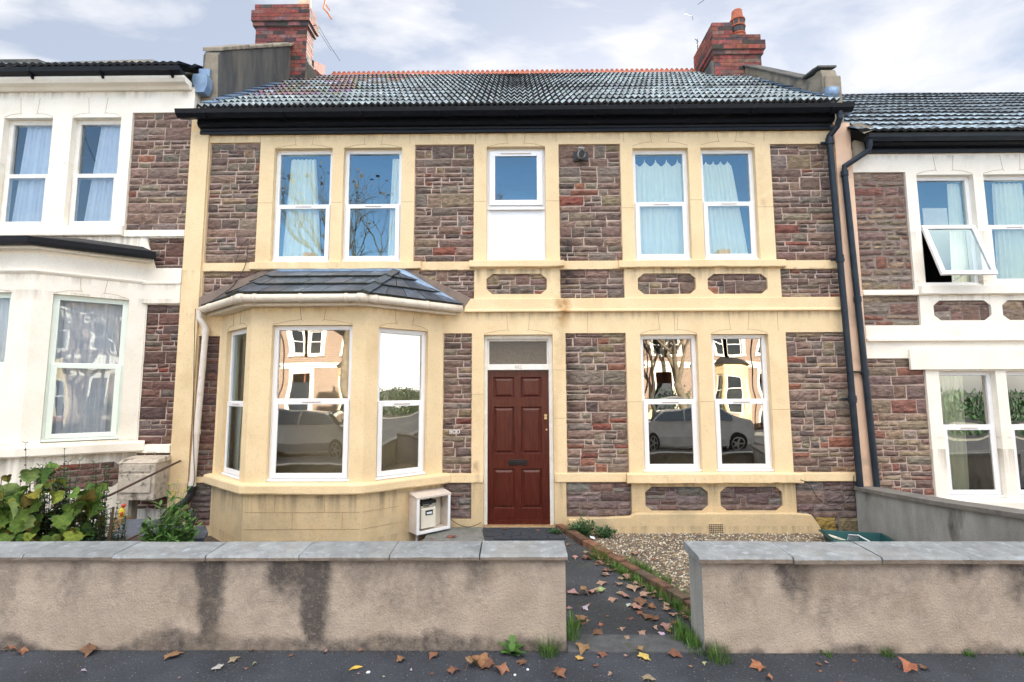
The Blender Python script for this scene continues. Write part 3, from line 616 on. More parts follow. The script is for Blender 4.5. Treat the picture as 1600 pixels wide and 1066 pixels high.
def text(s, size, loc, m, parent, name, rot=(math.pi/2,0,0), ext=0.001):
    cu = bpy.data.curves.new(name, 'FONT'); cu.body = s; cu.size = size; cu.extrude = ext; cu.offset = 0.001; cu.align_x = 'CENTER'; cu.align_y = 'CENTER'
    o = bpy.data.objects.new(name, cu); COL.objects.link(o)
    dg = bpy.context.evaluated_depsgraph_get(); me = bpy.data.meshes.new_from_object(o.evaluated_get(dg))
    bpy.data.objects.remove(o); me.materials.clear(); me.materials.append(MATS[m])
    o = bpy.data.objects.new(name, me); COL.objects.link(o); o.location = loc; o.rotation_euler = rot
    if parent: o.parent = parent
    return o
text('662', 0.062, (0.02, 0.0485, 2.042), 'number_grey', df, 'house_number')
t8 = text('BOD', 0.064, (-0.775, -0.0185, 1.235), 'white_letter', H, 'flat_number')
# interior
m = MB()
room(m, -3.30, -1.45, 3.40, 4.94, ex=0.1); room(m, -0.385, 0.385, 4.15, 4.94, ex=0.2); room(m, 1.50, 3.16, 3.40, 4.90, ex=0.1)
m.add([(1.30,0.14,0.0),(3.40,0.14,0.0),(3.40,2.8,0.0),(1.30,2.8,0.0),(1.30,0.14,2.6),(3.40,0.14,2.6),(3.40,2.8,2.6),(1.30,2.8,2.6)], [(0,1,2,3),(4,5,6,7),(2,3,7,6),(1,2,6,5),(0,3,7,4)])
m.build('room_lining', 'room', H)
# body behind the facade
m = MB(); m.box(-4.29, 4.35, 2.9, 6.0, -0.1, 5.25); m.box(-4.29,-4.20,0.121,2.9,-0.1,5.25); m.box(4.26,4.35,0.121,2.9,-0.1,5.25); m.build('rear_wall', 'cement', H)
# eaves
def extr_x(mb, prof, x0, x1, mi=None, c0=0, c1=0):
    n = len(prof); mb.add([(x0+c0*(-p[0]), *p) for p in prof]+[(x1-c1*(-p[0]), *p) for p in prof], [tuple(range(n)), tuple(range(n,2*n))[::-1]] + [(i,i+n,(i+1)%n+n,(i+1)%n) for i in range(n)], mi)
m = MB(); extr_x(m, [(-0.02,5.125),(-0.062,5.125),(-0.066,5.155),(-0.058,5.175),(-0.062,5.20),(-0.105,5.205),(-0.13,5.235),(-0.13,5.27),(-0.131,5.285),(-0.131,5.375),(-0.02,5.42)], -4.17, 4.13); m.build('fascia', 'black_paint', H)
m = MB(); extr_x(m, [(-0.135,5.285),(-0.235,5.255),(-0.285,5.295),(-0.30,5.345),(-0.292,5.35),(-0.28,5.345),(-0.26,5.31),(-0.16,5.30),(-0.14,5.34),(-0.135,5.34)], -4.36, 4.28); gut = m.build('gutter', 'black_paint', H)
for i in range(9):
    m = MB(); x = -4.0+i*1.0; m.prism([(x,-0.133,5.28),(x,-0.245,5.248),(x,-0.30,5.30),(x,-0.30,5.285),(x,-0.245,5.238),(x,-0.133,5.27)], (0.025,0,0))
    m.build('gutter_bracket', 'black_paint', gut)
m = MB(); pth = [(4.13,-0.22,5.27),(4.13,-0.22,5.18),(4.12,-0.17,5.10),(4.055,-0.10,5.0),(4.055,-0.10,4.9),(4.13,-0.10,0.55)]
m.tube(pth, 0.037, 12)
for z in (4.93,3.38,1.62): 
    x = 4.055+(4.9-z)/(4.35)*0.075; m.tube([(x,-0.10,z-.04),(x,-0.10,z+.05)],0.047,12); m.box(x-.085,x+.085,-0.062,-0.046,z-.01,z+.02)
m.build('downpipe', 'pipe_blue_black', H, smooth=False)
# roof
EAVE, RIDGE = (-0.27, 5.36), (2.92, 7.92)
def col_main(rnd, x, c):
    t = noise.noise(Vector((x*0.9, c*0.35, 3)))
    if (x < -3.0 + c*0.12 and noise.noise(Vector((x*3, c*0.9, 9))) > -0.15 and c > 2) or (c > 9 and x < -2.2): return tuple(v*rnd.uniform(0.7,1.3) for v in (0.72,0.52,0.48))
    k = rnd.uniform(0.75, 1.2)*(0.95+0.3*t); return (k*rnd.uniform(.9,1), k, k*rnd.uniform(0.98, 1.06))
rf = tiled_roof('roof', H, -4.08, 4.10, EAVE, RIDGE, 12, 0.082, 0.034, 'tile_frost', 2, col_main)
# ridge tiles with a saw-tooth crest
m = MB(); x = -3.62
while x < 3.45:
    L = 0.39
    m.prism([(x,RIDGE[0]-0.11,RIDGE[1]-0.05),(x,RIDGE[0],RIDGE[1]+0.065),(x,RIDGE[0]+0.11,RIDGE[1]-0.05)], (L-.012,0,0))
    for k in range(4):
        c = x+0.05+k*0.097; m.prism([(c-.045,RIDGE[0]-.009,RIDGE[1]+.055),(c+.045,RIDGE[0]-.009,RIDGE[1]+.055),(c+.02,RIDGE[0]-.009,RIDGE[1]+.095),(c,RIDGE[0]-.009,RIDGE[1]+.105),(c-.02,RIDGE[0]-.009,RIDGE[1]+.095)], (0,.018,0))
    x += L
m.build('ridge_tile', 'terracotta', rf)
def soakers(x0, x1, n, seed, m='lead'):
    mb = MB(); L = math.hypot(RIDGE[0]-EAVE[0], RIDGE[1]-EAVE[1]); uy, uz = (RIDGE[0]-EAVE[0])/L, (RIDGE[1]-EAVE[1])/L; rn = random.Random(seed)
    for i in range(n):
        s0 = 0.1+i*0.30; s1 = s0+0.33; q = 0.055+rn.uniform(0,.01)
        a = (EAVE[0]+uy*s0-uz*q, EAVE[1]+uz*s0+uy*q); b2 = (EAVE[0]+uy*s1-uz*(q-.02), EAVE[1]+uz*s1+uy*(q-.02))
        mb.prism([(x0,a[0],a[1]),(x1,a[0],a[1]-.012),(x1,b2[0],b2[1]-.012),(x0,b2[0],b2[1])], (0,-.006,.008))
    return mb.build('flashing', m, rf)
soakers(-4.08, -3.93, 8, 1); soakers(3.97, 4.09, 8, 2)
# left parapet (tall) and right parapet (low with kneeler)
m = MB(); P = [(0.12,5.45),(0.10,6.36),(0.14,6.44),(2.18,8.02),(2.18,7.1)]
m.prism([(-4.30,y,z) for y,z in P][::-1], (0.22,0,0)); par = m.build('parapet', 'cement', H, bevel=0.01)
rp = random.Random(3); m = MB(); t = 0.0
while t < 0.98:
    e = min(1.0, t+rp.uniform(0.07,0.11)); y0_ = 0.12+2.06*t; y1_ = 0.12+2.06*e-.01; z0_ = 6.43+1.59*t; z1_ = 6.43+1.59*e
    q = rp.uniform(0.04,0.07)
    m.prism([(-4.33,y0_,z0_),(-4.33,y1_,z1_),(-4.33,y1_,z1_+q),(-4.33,y0_,z0_+q)][::-1], (0.275+rp.uniform(-.01,.02),0,0)); t = e
m.build('parapet_coping', 'cement_pale', par, bevel=0.01)
m = MB(); m.box(-4.32,-4.17,0.06,0.09,6.0,6.13); m.prism([(-4.27,-0.04,5.73),(-4.17,-0.04,5.73),(-4.13,-0.04,5.82),(-4.13,-0.04,5.94),(-4.15,-0.04,5.99),(-4.33,-0.04,5.99),(-4.34,-0.04,5.90)], (0,0.12,0)); m.build('lead_flashing', 'lead', par)
m = MB(); m.prism([(-4.32,0.13,5.35),(-4.07,0.13,5.35),(-4.09,0.13,6.38),(-4.27,0.13,6.40)], (0,-0.03,0)); m.build('parapet_end', 'cement_pale', par, bevel=0.01)
m = MB(); P = [(0.02,5.35),(0.02,5.92),(0.05,6.02),(0.12,6.05),(0.20,6.04),(0.38,6.10),(0.46,6.16),(2.25,7.60),(2.62,7.90),(2.62,7.3),(0.4,5.7)]
m.prism([(4.10,y,z) for y,z in P][::-1], (0.20,0,0)); par2 = m.build('parapet', 'cement_pale', H, bevel=0.01)
m = MB()
for (a, b2) in (((0.04,6.05),(0.16,6.08)),((0.14,6.08),(0.42,6.13)),((0.42,6.13),(2.2,7.565)),((2.2,7.565),(2.62,7.91))):
    m.prism([(4.065,a[0],a[1]),(4.065,b2[0],b2[1]),(4.065,b2[0],b2[1]+.032),(4.065,a[0],a[1]+.032)][::-1], (0.25,0,0))
m.build('parapet_coping', 'cement', par2, bevel=0.006)
m = MB(); m.tube([(4.10,-0.02,5.62),(4.22,-0.035,5.62)],0.10,14); m.build('lead_cap', 'lead', par2, smooth=True)
m = MB(); m.box(4.115,4.325,-0.02,0.03,5.2,5.9); m.build('parapet_end', 'cement_pale', par2, bevel=0.02)
# chimneys
rb = random.Random(6)
m = MB(); bricks(m, -4.74,-3.80,2.15,2.45,7.3,8.37,rb); bricks(m, -4.78,-3.765,2.11,2.49,8.37,8.45,rb); bricks(m,-4.80,-3.735,2.08,2.52,8.45,8.66,rb); bricks(m,-4.76,-3.77,2.12,2.48,8.66,8.80,rb)
ch = m.build('chimney', ['brick','brick_mortar'], H)
m = MB(); m.prism([(-4.4,2.455,7.3),(-4.4,3.0,7.3),(-4.4,3.0,8.20),(-4.4,2.455,7.93)][::-1], (0.61,0,0), 1)
for k in range(9):
    z = 7.75+k*0.05
m2 = [(0.40,0.11,0.08),(0.32,0.09,0.07),(0.45,0.15,0.11)]
for k in range(11):
    y = 2.47+k*0.048; zt = 7.93+(y-2.455)*0.495
    m.prism([(-3.789,y,7.75),(-3.789,y+.04,7.75),(-3.789,y+.04-0.0,zt+.02),(-3.789,y,zt)], (0.006,0,0), 0, m2[k%3])
m.build('chimney_shoulder', ['brick','brick_mortar'], ch)
m = MB(); m.box(-4.08,-3.785,2.10,2.149,7.15,7.33); m.box(-3.80,-3.772,2.15,3.0,7.2,7.76); m.build('chimney_base', 'cement', ch)
m = MB(); m.lathe([(0.11,0),(0.12,0.1),(0.09,0.42),(0.10,0.45)], (-3.93,2.3,8.79), 14); m.build('chimney_pot', 'peach', ch)
m = MB(); bricks(m, 3.56,4.40,2.12,3.02,7.15,7.72,rb); bricks(m,3.53,4.43,2.09,3.05,7.72,7.80,rb); bricks(m,3.50,4.46,2.06,3.08,7.80,7.97,rb); bricks(m,3.54,4.40,2.10,3.04,7.97,8.10,rb); bricks(m,3.54,3.90,2.10,3.04,8.10,8.335,rb)
ch2 = m.build('chimney', ['brick','brick_mortar'], H)
m = MB(); m.box(3.535,3.86,2.08,2.118,7.0,7.24); m.box(3.50,3.558,2.12,3.06,7.1,7.62); m.build('chimney_base', 'cement', ch2)
m = MB(); m.lathe([(0.115,0),(0.12,0.10),(0.135,0.12),(0.135,0.14),(0.12,0.15),(0.12,0.26),(0.138,0.265),(0.138,0.285),(0.12,0.29),(0.12,0.39),(0.138,0.395),(0.138,0.415),(0.115,0.43),(0.10,0.50),(0.09,0.60),(0.07,0.62)], (4.08,2.28,8.08), 16)
m.lathe([(0.122,0.15),(0.122,0.26)], (4.08,2.28,8.08), 16, 1)
for zz_ in (0.155,0.295): 
    for k in range(8):
        a = k*math.pi/4+0.2; 
        m.prism([(4.08+0.121*math.cos(a-.28),2.28+0.121*math.sin(a-.28),8.08+zz_),(4.08+0.121*math.cos(a+.28),2.28+0.121*math.sin(a+.28),8.08+zz_),(4.08+0.121*math.cos(a+.28),2.28+0.121*math.sin(a+.28),8.08+zz_+.09),(4.08+0.121*math.cos(a-.28),2.28+0.121*math.sin(a-.28),8.08+zz_+.09)], (0.006*math.cos(a),0.006*math.sin(a),0), 1)
m.build('chimney_pot', ['terracotta','dark_plastic'], ch2)
# television aerials
def aerial(name, pts, label, m='cable', r=0.006, extra=()):
    mb = MB(); mb.tube(pts, r, 6)
    for e in extra: mb.tube(e, r*0.9, 5)
    o = mb.build(name, m, None); c = Vector(pts[0])
    for v in o.data.vertices: v.co -= c
    o.location = c; tag(o, label, 'aerial'); return o
aerial('television_aerial', [(-3.62,2.5,9.25),(-3.66,2.5,9.02),(-3.58,2.5,8.93),(-3.50,2.5,8.80)], 'rusty orange aerial bracket beside the taller left chimney', 'orange_rust', 0.014, [[(-3.62,2.5,9.1),(-3.54,2.5,8.98)]])
aerial('television_aerial', [(-3.72,2.45,8.62),(-3.56,2.6,8.35),(-3.40,2.75,8.12)], 'thin dark wire sloping down from the cap of the left chimney', 'cable', 0.004, [[(-3.70,2.45,8.5),(-3.52,2.6,8.22)]])
aerial('television_aerial', [(3.42,2.5,8.05),(3.42,2.5,8.32)], 'small dark aerial clamped to the side of the right chimney', 'cable', 0.006, [[(3.36,2.45,8.28),(3.46,2.55,8.30)],[(3.37,2.45,8.2),(3.46,2.55,8.2)],[(3.38,2.45,8.12),(3.45,2.55,8.12)]])
aerial('television_aerial', [(3.62,2.9,9.35),(3.74,2.9,9.44),(3.80,2.9,9.5)], 'thin aerial rods high above the right chimney', 'cable', 0.005, [[(3.34,2.9,9.16),(3.48,2.9,9.12)],[(3.50,2.9,9.10),(3.51,2.9,9.02)]])
# security lamp
m = MB(); m.box(0.755,0.945,-0.032,-0.012,4.735,4.86,1)
m.tube([(0.85,-0.03,4.80),(0.85,-0.10,4.79)],0.052,16,0); m.tube([(0.85,-0.10,4.79),(0.85,-0.15,4.775)],[0.035,0.04],14,1); m.tube([(0.85,-0.06,4.82),(0.85,-0.11,4.875)],[0.03,0.042],12,0)
o = m.build('security_lamp', ['sec_metal','dark_plastic'], None); c = Vector((0.85,-0.02,4.79))
for v in o.data.vertices: v.co -= c
o.location = c; tag(o, 'small silver and black security lamp on stone panel right of the stair window', 'lamp')
# ------------------------------------------------------------------ bay window
A, B_, C_, D_ = (-3.77, 0.0), (-3.02, -0.68), (-1.71, -0.68), (-0.93, 0.0)
TL, LL = frame(A, B_); TF, LF = frame(B_, C_); TR, LR = frame(C_, D_)
bay = empty('bay', (-2.36, -0.3, 0)); bay.parent = H
def bayface(T, L, w0, w1, z0, z1, J, J2=(), nm='bay_wall'):
    mb = MB(T); mb.mi = 1; lines(mb, J, -0.003, 0.0035); mb.mi = 0; cells(mb, 0, L, 0.66, 2.72, [(w0, w1, z0, z1, 0.13)], 0.0, 0.13, 0); mb.build(nm, ['cream','joint'], bay)
    mb = MB(T); cells(mb, 0, L, -0.06, 0.66, [], 0.0, 0.13, 0); mb.mi = 1; lines(mb, J2, -0.003, 0.003); mb.build('bay_base', ['cream_low','joint'], bay)
bayface(TL, LL, 0.20, 0.86, 0.735, 2.49, arch_lines(0.20, 0.86, 2.49, 2.70))
bayface(TF, LF, 0.235, 1.155, 0.74, 2.495, arch_lines(0.235, 1.155, 2.495, 2.70, 0.13), [[(0.02,0.42),(LF-.02,0.42)],[(0.02,0.24),(LF-.02,0.24)],[(0.35,0.42),(0.35,0.6)],[(0.9,0.42),(0.9,0.6)],[(0.55,0.24),(0.55,0.42)],[(1.1,0.24),(1.1,0.42)]])
bayface(TR, LR, 0.155, 0.81, 0.735, 2.48, arch_lines(0.155, 0.81, 2.48, 2.70), [[(0.02,0.42),(0.44,0.42)],[(0.02,0.24),(0.44,0.24)],[(0.25,0.42),(0.25,0.6)]])
window(bay, TL, 0.20, 0.86, 0.74, 2.49, 1.60); window(bay, TF, 0.235, 1.155, 0.745, 2.495, 1.63, glass='front_glass'); window(bay, TR, 0.155, 0.81, 0.74, 2.48, 1.60, glass='front_glass')
# bay sill: one moulded ring following the plan
def ringpath(pts, off):
    out = []; n = len(pts)
    for i in range(n):
        p = Vector((*pts[i], 0)); ds = []
        if i > 0: d = (p-Vector((*pts[i-1], 0))).normalized(); ds.append(Vector((d.y, -d.x, 0)))
        if i < n-1: d = (Vector((*pts[i+1], 0))-p).normalized(); ds.append(Vector((d.y, -d.x, 0)))
        nn = sum(ds, Vector()).normalized(); k = off/max(0.3, nn.dot(ds[0])); out.append(p+nn*k)
    return out
def sweep(mb, pts, prof, mi=None, closed=True):
    rows = [ringpath(pts, o) for o, z in prof]; P = len(prof); vs = []
    for i in range(len(pts)):
        for k in range(P): v = rows[k][i]; vs.append((v.x, v.y, prof[k][1]))
    fs = [(i*P+k, (i+1)*P+k, (i+1)*P+(k+1) % P, i*P+(k+1) % P) for i in range(len(pts)-1) for k in range(P if closed else P-1)]
    if closed: fs += [tuple(range(P)), tuple(range((len(pts)-1)*P, len(pts)*P))[::-1]]
    mb.add(vs, fs, mi)
BP = [A, B_, C_, D_]
def dens(pts, n=14):
    out = []
    for a, b in zip(pts, pts[1:]): out += [(a[0]+(b[0]-a[0])*k/n, a[1]+(b[1]-a[1])*k/n) for k in range(n)]
    return out+[pts[-1]]
m = MB(); sweep(m, dens([(-3.83,0.0),(-3.02,-0.68),(-1.71,-0.68),(-0.86,0.0)]), [(-0.12,0.735),(0.005,0.735),(0.055,0.725),(0.062,0.71),(0.06,0.635),(0.05,0.62),(-0.01,0.618),(-0.12,0.618)])
for v in m.v:
    k = noise.noise(v*4)*0.007; v.z += k if v.z < 0.7 else k*0.3; v.y += noise.noise(v*7)*0.004
m.build('sill', 'cream', bay)
# bay interior
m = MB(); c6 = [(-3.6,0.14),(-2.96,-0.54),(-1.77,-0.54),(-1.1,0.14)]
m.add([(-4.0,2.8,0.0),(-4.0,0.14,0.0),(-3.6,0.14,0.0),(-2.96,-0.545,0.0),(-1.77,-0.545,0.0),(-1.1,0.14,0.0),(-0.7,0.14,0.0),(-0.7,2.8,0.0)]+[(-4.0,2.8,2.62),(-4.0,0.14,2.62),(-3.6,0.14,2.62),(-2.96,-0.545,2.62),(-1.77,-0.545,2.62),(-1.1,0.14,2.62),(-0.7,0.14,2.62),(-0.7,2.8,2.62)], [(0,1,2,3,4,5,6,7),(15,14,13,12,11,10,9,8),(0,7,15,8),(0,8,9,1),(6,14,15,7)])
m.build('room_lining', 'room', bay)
# bay eaves: soffit, gutter, roof
GP = [(-4.02,-0.05),(-3.08,-0.85),(-1.72,-0.85),(-0.70,-0.05)]
m = MB(); sweep(m, [(-3.98,0.0),(-3.06,-0.80),(-1.74,-0.80),(-0.73,0.0)], [(-0.35,2.70),(0.0,2.70),(0.0,2.745),(-0.35,2.745)]); 
m.build('soffit', 'gutter_white', bay)
m = MB(); m.tube([(x,y,2.775) for x,y in dens(GP, 6)], 0.047, 12)
for (x,y) in dens(GP, 3)[1:-1]: pass
gt = m.build('gutter', 'gutter_white', bay, smooth=True)
dd = dens(GP, 8)
for i in (2, 7, 9, 12, 15, 17, 21):
    m = MB()
    a = Vector((*dd[i], 2.775)); b2 = Vector((*dd[min(i+1, len(dd)-1)], 2.775)); d = (b2-a).normalized(); m.tube([a-d*.018, a+d*.018], 0.053, 12); m.build('gutter_bracket', 'gutter_white', gt, smooth=True)
for p in GP[1:3]:
    m = MB(); m.tube([(p[0]-.045,p[1]+(0.035 if p[0] < -2 else 0),2.775),(p[0],p[1],2.775),(p[0]+.045,p[1]+(0.035 if p[0] > -2 else 0),2.775)], 0.055, 12); m.build('gutter_corner', 'gutter_white', gt, smooth=True)
m = MB(); m.tube([(-4.0,-0.10,2.76),(-4.0,-0.10,2.66),(-3.96,-0.085,2.60),(-3.93,-0.075,2.54),(-3.93,-0.075,2.45),(-3.985,-0.075,0.58)], 0.036, 12)
for z in (2.50, 1.25, 0.62): x = -3.93-(2.45-z)*0.0294 if z < 2.45 else -3.93; m.tube([(x,-0.075,z-.03),(x,-0.075,z+.03)],0.043,12)
m.build('downpipe', 'pipe_white', bay, smooth=False)
m = MB(); m.tube([(-3.985,-0.075,0.60),(-3.985,-0.075,0.50),(-4.03,-0.10,0.42),(-4.16,-0.14,0.32),(-4.20,-0.15,0.22)], 0.044, 12); m.tube([(-3.985,-0.075,0.585),(-3.985,-0.075,0.535)],0.052,12); m.build('drain_elbow', 'cable', bay)
# bay roof slopes, three courses of thick tiles each
ez, tz = 2.82, 3.28; eo = 0.03
eav = [Vector((x, y, ez)) for x, y in ((-4.03,-0.02),(-3.09,-0.86),(-1.71,-0.86),(-0.68,-0.02))]
top = [Vector((-3.12,-0.02,tz)), Vector((-3.06,-0.04,tz)), Vector((-1.56,-0.04,tz)), Vector((-1.50,-0.02,tz))]
rt = random.Random(9); m = MB()
for (e0, e1, t0, t1, nt_) in ((eav[0],eav[1],top[0],top[1],4),(eav[1],eav[2],top[1],top[2],6),(eav[2],eav[3],top[2],top[3],5)):
    nrm = (e1-e0).cross(t0-e0).normalized(); nrm = nrm if nrm.z > 0 else -nrm
    for c in range(3):
        v0, v1 = c/3, min(1, (c+1)/3+0.03)
        a0, a1 = e0.lerp(t0, v0), e1.lerp(t1, v0); b0, b1 = e0.lerp(t0, v1), e1.lerp(t1, v1)
        n = nt_
        offs = 0.5 if c % 2 else 0
        us = [0]+[min(1, max(0, (k+offs)/n)) for k in range(1 if not offs else 0, n+1)]; us = sorted(set(us)); 
        if us[-1] < 1: us.append(1)
        for u0, u1 in zip(us, us[1:]):
            g = 0.004; q = rt.uniform(0.0, 0.006); th = 0.022
            p = [a0.lerp(a1, u0), a0.lerp(a1, u1), b0.lerp(b1, u1), b0.lerp(b1, u0)]
            d = (p[1]-p[0]).normalized()*g; h = [nrm*(0.03+q), nrm*(0.03+q), nrm*0.005, nrm*0.005]
            tv = [p[0]+d+h[0], p[1]-d+h[1], p[2]-d+h[2], p[3]+d+h[3]]; bv = [v-nrm*th for v in tv]; k = rt.uniform(0.75, 1.3)
            m.add(tv+bv, [(0,1,2,3)], 0, (k,k,k)); m.add(tv+bv, [(0,4,5,1),(1,5,6,2),(3,7,4,0),(2,6,7,3)], 1)
    m.add([e0, e1, t1, t0], [(0,1,2,3)], 1)
br = m.build('roof', ['slate','moss'], bay)
for (e, t) in ((eav[1], top[1]), (eav[2], top[2])):
    m = MB()
    for k in range(3):
        a = e.lerp(t, k/3+.01)+Vector((0,-.01,0.045)); b2 = e.lerp(t, (k+1)/3+0.015)+Vector((0,-.01,0.028)); d = Vector((0.085,0,0)); s = Vector((0,0,-0.03))
        m.add([a-d+s, a, a+d+s, b2-d+s, b2, b2+d+s, a-d+s*2, a+s*1.4, a+d+s*2], [(0,1,4,3),(1,2,5,4)], 0, (0.8,0.8,0.8)); m.add([a-d+s, a, a+d+s, a-d+s*2, a+s*1.6, a+d+s*2], [(0,3,4,1),(1,4,5,2)], 1)
    m.build('hip_tile', ['slate','moss'], br)
for s_, e, t in ((-1, eav[0], top[0]), (1, eav[3], top[3])):
    m = MB(); pa = Vector((e.x+s_*0.02, -0.02, e.z-.03)); pb = Vector((t.x-0.02*s_, -0.02, t.z+.02)); up = Vector((s_*0.085, 0, 0.125))
    m.prism([pa, pb, Vector((pb.x+s_*0.17, -0.02, 3.29)), pa+up][::s_], (0, -0.022, 0)); m.build('mortar_fillet', 'fillet', br, bevel=0.008)
m = MB(); p0 = top[3]+Vector((0.0,-0.03,0.03)); p1 = eav[3]+Vector((-0.06,-0.03,0.04)); m.prism([p0+Vector((-.10,-.02,0.0)), p0+Vector((0.02,0,0)), p1, p1+Vector((-.13,-.05,0.01))], (0,0,.008)); m.box(-3.05,-1.58,-0.10,-0.02,3.262,3.29); m.build('flashing', 'lead', br)
# ------------------------------------------------------------------ curtains of the main house
curtain(None, 0.135, (-3.03,-2.70), (-3.10,-2.58), 3.42, 4.86, 'narrow gathered pale green curtain in the upper window farthest left of the cream house', 6, 0.02, seed=1)
curtain(None, 0.135, (-1.66,-1.56), (-1.70,-1.58), 3.42, 4.86, 'sliver of white curtain at the right edge of the upper window showing a bare tree', 3, 0.015, seed=2)
curtain(None, 0.135, (1.58,2.24), (1.57,2.24), 3.42, 4.83, 'pale green scalloped curtain filling the upper window just right of the security lamp', 9, 0.014, scallop=0.10, seed=3)
curtain(None, 0.135, (2.45,2.88), (2.49,3.06), 3.42, 4.80, 'pale green curtain swept open in the rightmost upper window of the cream house', 8, 0.014, scallop=0.06, seed=4)
curtain(TL, 0.20, (0.25,0.80), (0.25,0.80), 0.8, 2.45, 'dim brown-grey curtain behind the narrow left side of the bay', 8, 0.015, 'timber', seed=5)
# ------------------------------------------------------------------ left neighbour
HL = empty('terraced_house', (-7.6, 0, 0), 'white painted terraced house with white bay and black gutters, left of the cream house', 'house')
def rects_for(holes, name, m, x0, x1, z0, z1, yf=-0.0152, parent=None, jl=()):
    mb = MB(); cells(mb, x0, x1, z0, z1, holes, yf, 0.12); mb.mi = 1; lines(mb, jl, yf-0.0013); return mb.build(name, [m, 'joint'] if jl else m, parent)
lst = [(-5.12,-4.305,3.845,5.46),(-4.80,-4.305,3.33,3.735),(-4.76,-4.305,1.09,2.86),(-4.82,-4.305,0.30,0.985)]
lwin = [(-6.85,-6.19,3.90,5.40),(-5.93,-5.27,3.90,5.40)]
def larch(a, b, zt, ztop): return arch_lines(a, b, zt, ztop)
rects_for(hz(lst)+[(*w_,0.13) for w_ in lwin], 'wall', 'white_render', -11.0, -4.30, -0.1, 5.82, parent=HL, jl=larch(-6.85,-6.19,5.40,5.68)+larch(-5.93,-5.27,5.40,5.68))
stone_panel(HL, *lst[0], 71, PAL); stone_panel(HL, *lst[1], 72, PAL_DARK); stone_panel(HL, *lst[2], 73, PAL_DARK, hs=(0.09,0.11,0.13,0.16)); stone_panel(HL, *lst[3], 74, PAL_DARK)
# sloped white cheek that cuts the stone strip
m = MB(); m.prism([(-4.81,-0.02,3.33),(-4.66,-0.02,3.33),(-4.76,-0.02,3.60),(-4.81,-0.02,3.735)][::-1][::-1], (0,0.012,0)); m.build('cheek', 'white_render', HL)
for w_ in lwin: window(HL, None, *w_[:4], 4.62, y=0.06, style='sash', frame_mat='old_paint', glass='old_glass', fw=0.06)
m = MB()
for w_ in lwin: pass
def band(parent, q, m_, y=-0.035, name='string_course', bev=0.005):
    mb = MB(); mb.box(q[0], q[1], y, -0.0165, q[2], q[3]); return mb.build(name, m_, parent, bevel=bev)
rough_strip(-10.9, -5.11, 3.76, 3.90, 0.07, seed=12, m='white_render', parent=HL, chip=0.002)
band(HL, (-5.105,-4.31,3.75,3.84), 'white_render', name='sill_band')
band(HL, (-4.82,-4.31,2.87,3.33), 'white_render', -0.04); band(HL, (-4.82,-4.31,3.12,3.15), 'white_render', -0.055, 'moulding')
band(HL, (-4.66,-4.31,0.99,1.085), 'white_render', -0.05, 'sill_band')
m = MB(); extr_x(m, [(-0.02,5.76),(-0.06,5.76),(-0.09,5.79),(-0.16,5.80),(-0.19,5.84),(-0.19,5.87),(-0.02,5.87)], -11, -4.34); m.build('cornice', 'white_render', HL)
m = MB(); extr_x(m, [(-0.12,5.885),(-0.20,5.875),(-0.255,5.90),(-0.27,5.955),(-0.255,5.955),(-0.14,5.93)], -11, -4.36); gl = m.build('gutter', 'black_paint', HL)
for x in (-6.35,-5.42,-4.5,-7.3):
    m = MB(); m.prism([(x,-0.19,5.83),(x,-0.26,5.90),(x,-0.275,5.97),(x,-0.17,5.97)], (0.03,0,0)); m.build('gutter_bracket', 'black_paint', gl)
tiled_roof('roof', HL, -11, -4.33, (-0.25,5.97), (2.95,7.75), 11, 0.10, 0.02, 'tile_grey', 5, lambda r,x,c: (r.uniform(.7,1.3),)*3)
m = MB(); P = [(0.1,5.9),(0.1,6.28),(0.3,6.40),(2.9,8.3),(2.9,7.6)]; m.prism([(-7.45,y,z) for y,z in P][::-1], (0.3,0,0)); m.build('parapet', 'cement', HL)
m = MB(); m.box(-8.9,-6.75,0.10,0.32,5.9,6.33); m.prism([(-6.75,0.10,5.95),(-6.0,0.10,6.02),(-6.08,0.10,6.13),(-6.60,0.10,6.33),(-6.75,0.10,6.33)], (0,0.2,0)); m.build('parapet', 'cement', HL, bevel=0.01)
m = MB(); m.tube([(-5.78,0.4,6.15),(-5.84,0.4,6.42)],0.012,6); m.build('rusty_bracket', 'orange_rust', HL)
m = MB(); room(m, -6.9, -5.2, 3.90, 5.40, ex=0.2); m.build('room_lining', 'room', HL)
m = MB(); m.box(-11,-4.31,2.6,5.5,-0.1,5.9); m.build('rear_wall', 'cement', HL)
# its bay
LA, LB, LC, LD = (-9.6,-0.65),(-8.9,-0.65),(-5.60,-0.65),(-4.75,0.0)
lb = empty('bay', (-6.6,-0.3,0)); lb.parent = HL
TLR, LLR = frame(LC, LD); TLF, LLF = frame((-8.6,-0.65), LC)
def lbay(T, L, ws, jl):
    mb = MB(T); cells(mb, 0, L, -0.06, 3.46, [(*w_, 0.14) for w_ in ws], 0.0, 0.14); mb.mi = 1; lines(mb, jl, -0.003, 0.0035); mb.build('bay_wall', ['white_render','joint'], lb)
lbay(TLR, LLR, [(0.17,0.88,1.16,2.90)], arch_lines(0.17,0.88,2.90,3.12)); lbay(TLF, LLF, [(1.75,2.74,1.16,2.90),(0.3,1.3,1.16,2.90)], arch_lines(1.75,2.74,2.90,3.12))
window(lb, TLR, 0.17, 0.88, 1.17, 2.90, 2.06, y=0.05, style='sash', frame_mat='mint_paint', glass='old_glass', fw=0.06)
window(lb, TLF, 1.75, 2.74, 1.17, 2.90, 2.06, y=0.05, style='sash', frame_mat='mint_paint', glass='old_glass', fw=0.06)
window(lb, TLF, 0.3, 1.3, 1.17, 2.90, 2.06, y=0.05, style='sash', frame_mat='mint_paint', glass='old_glass', fw=0.06)
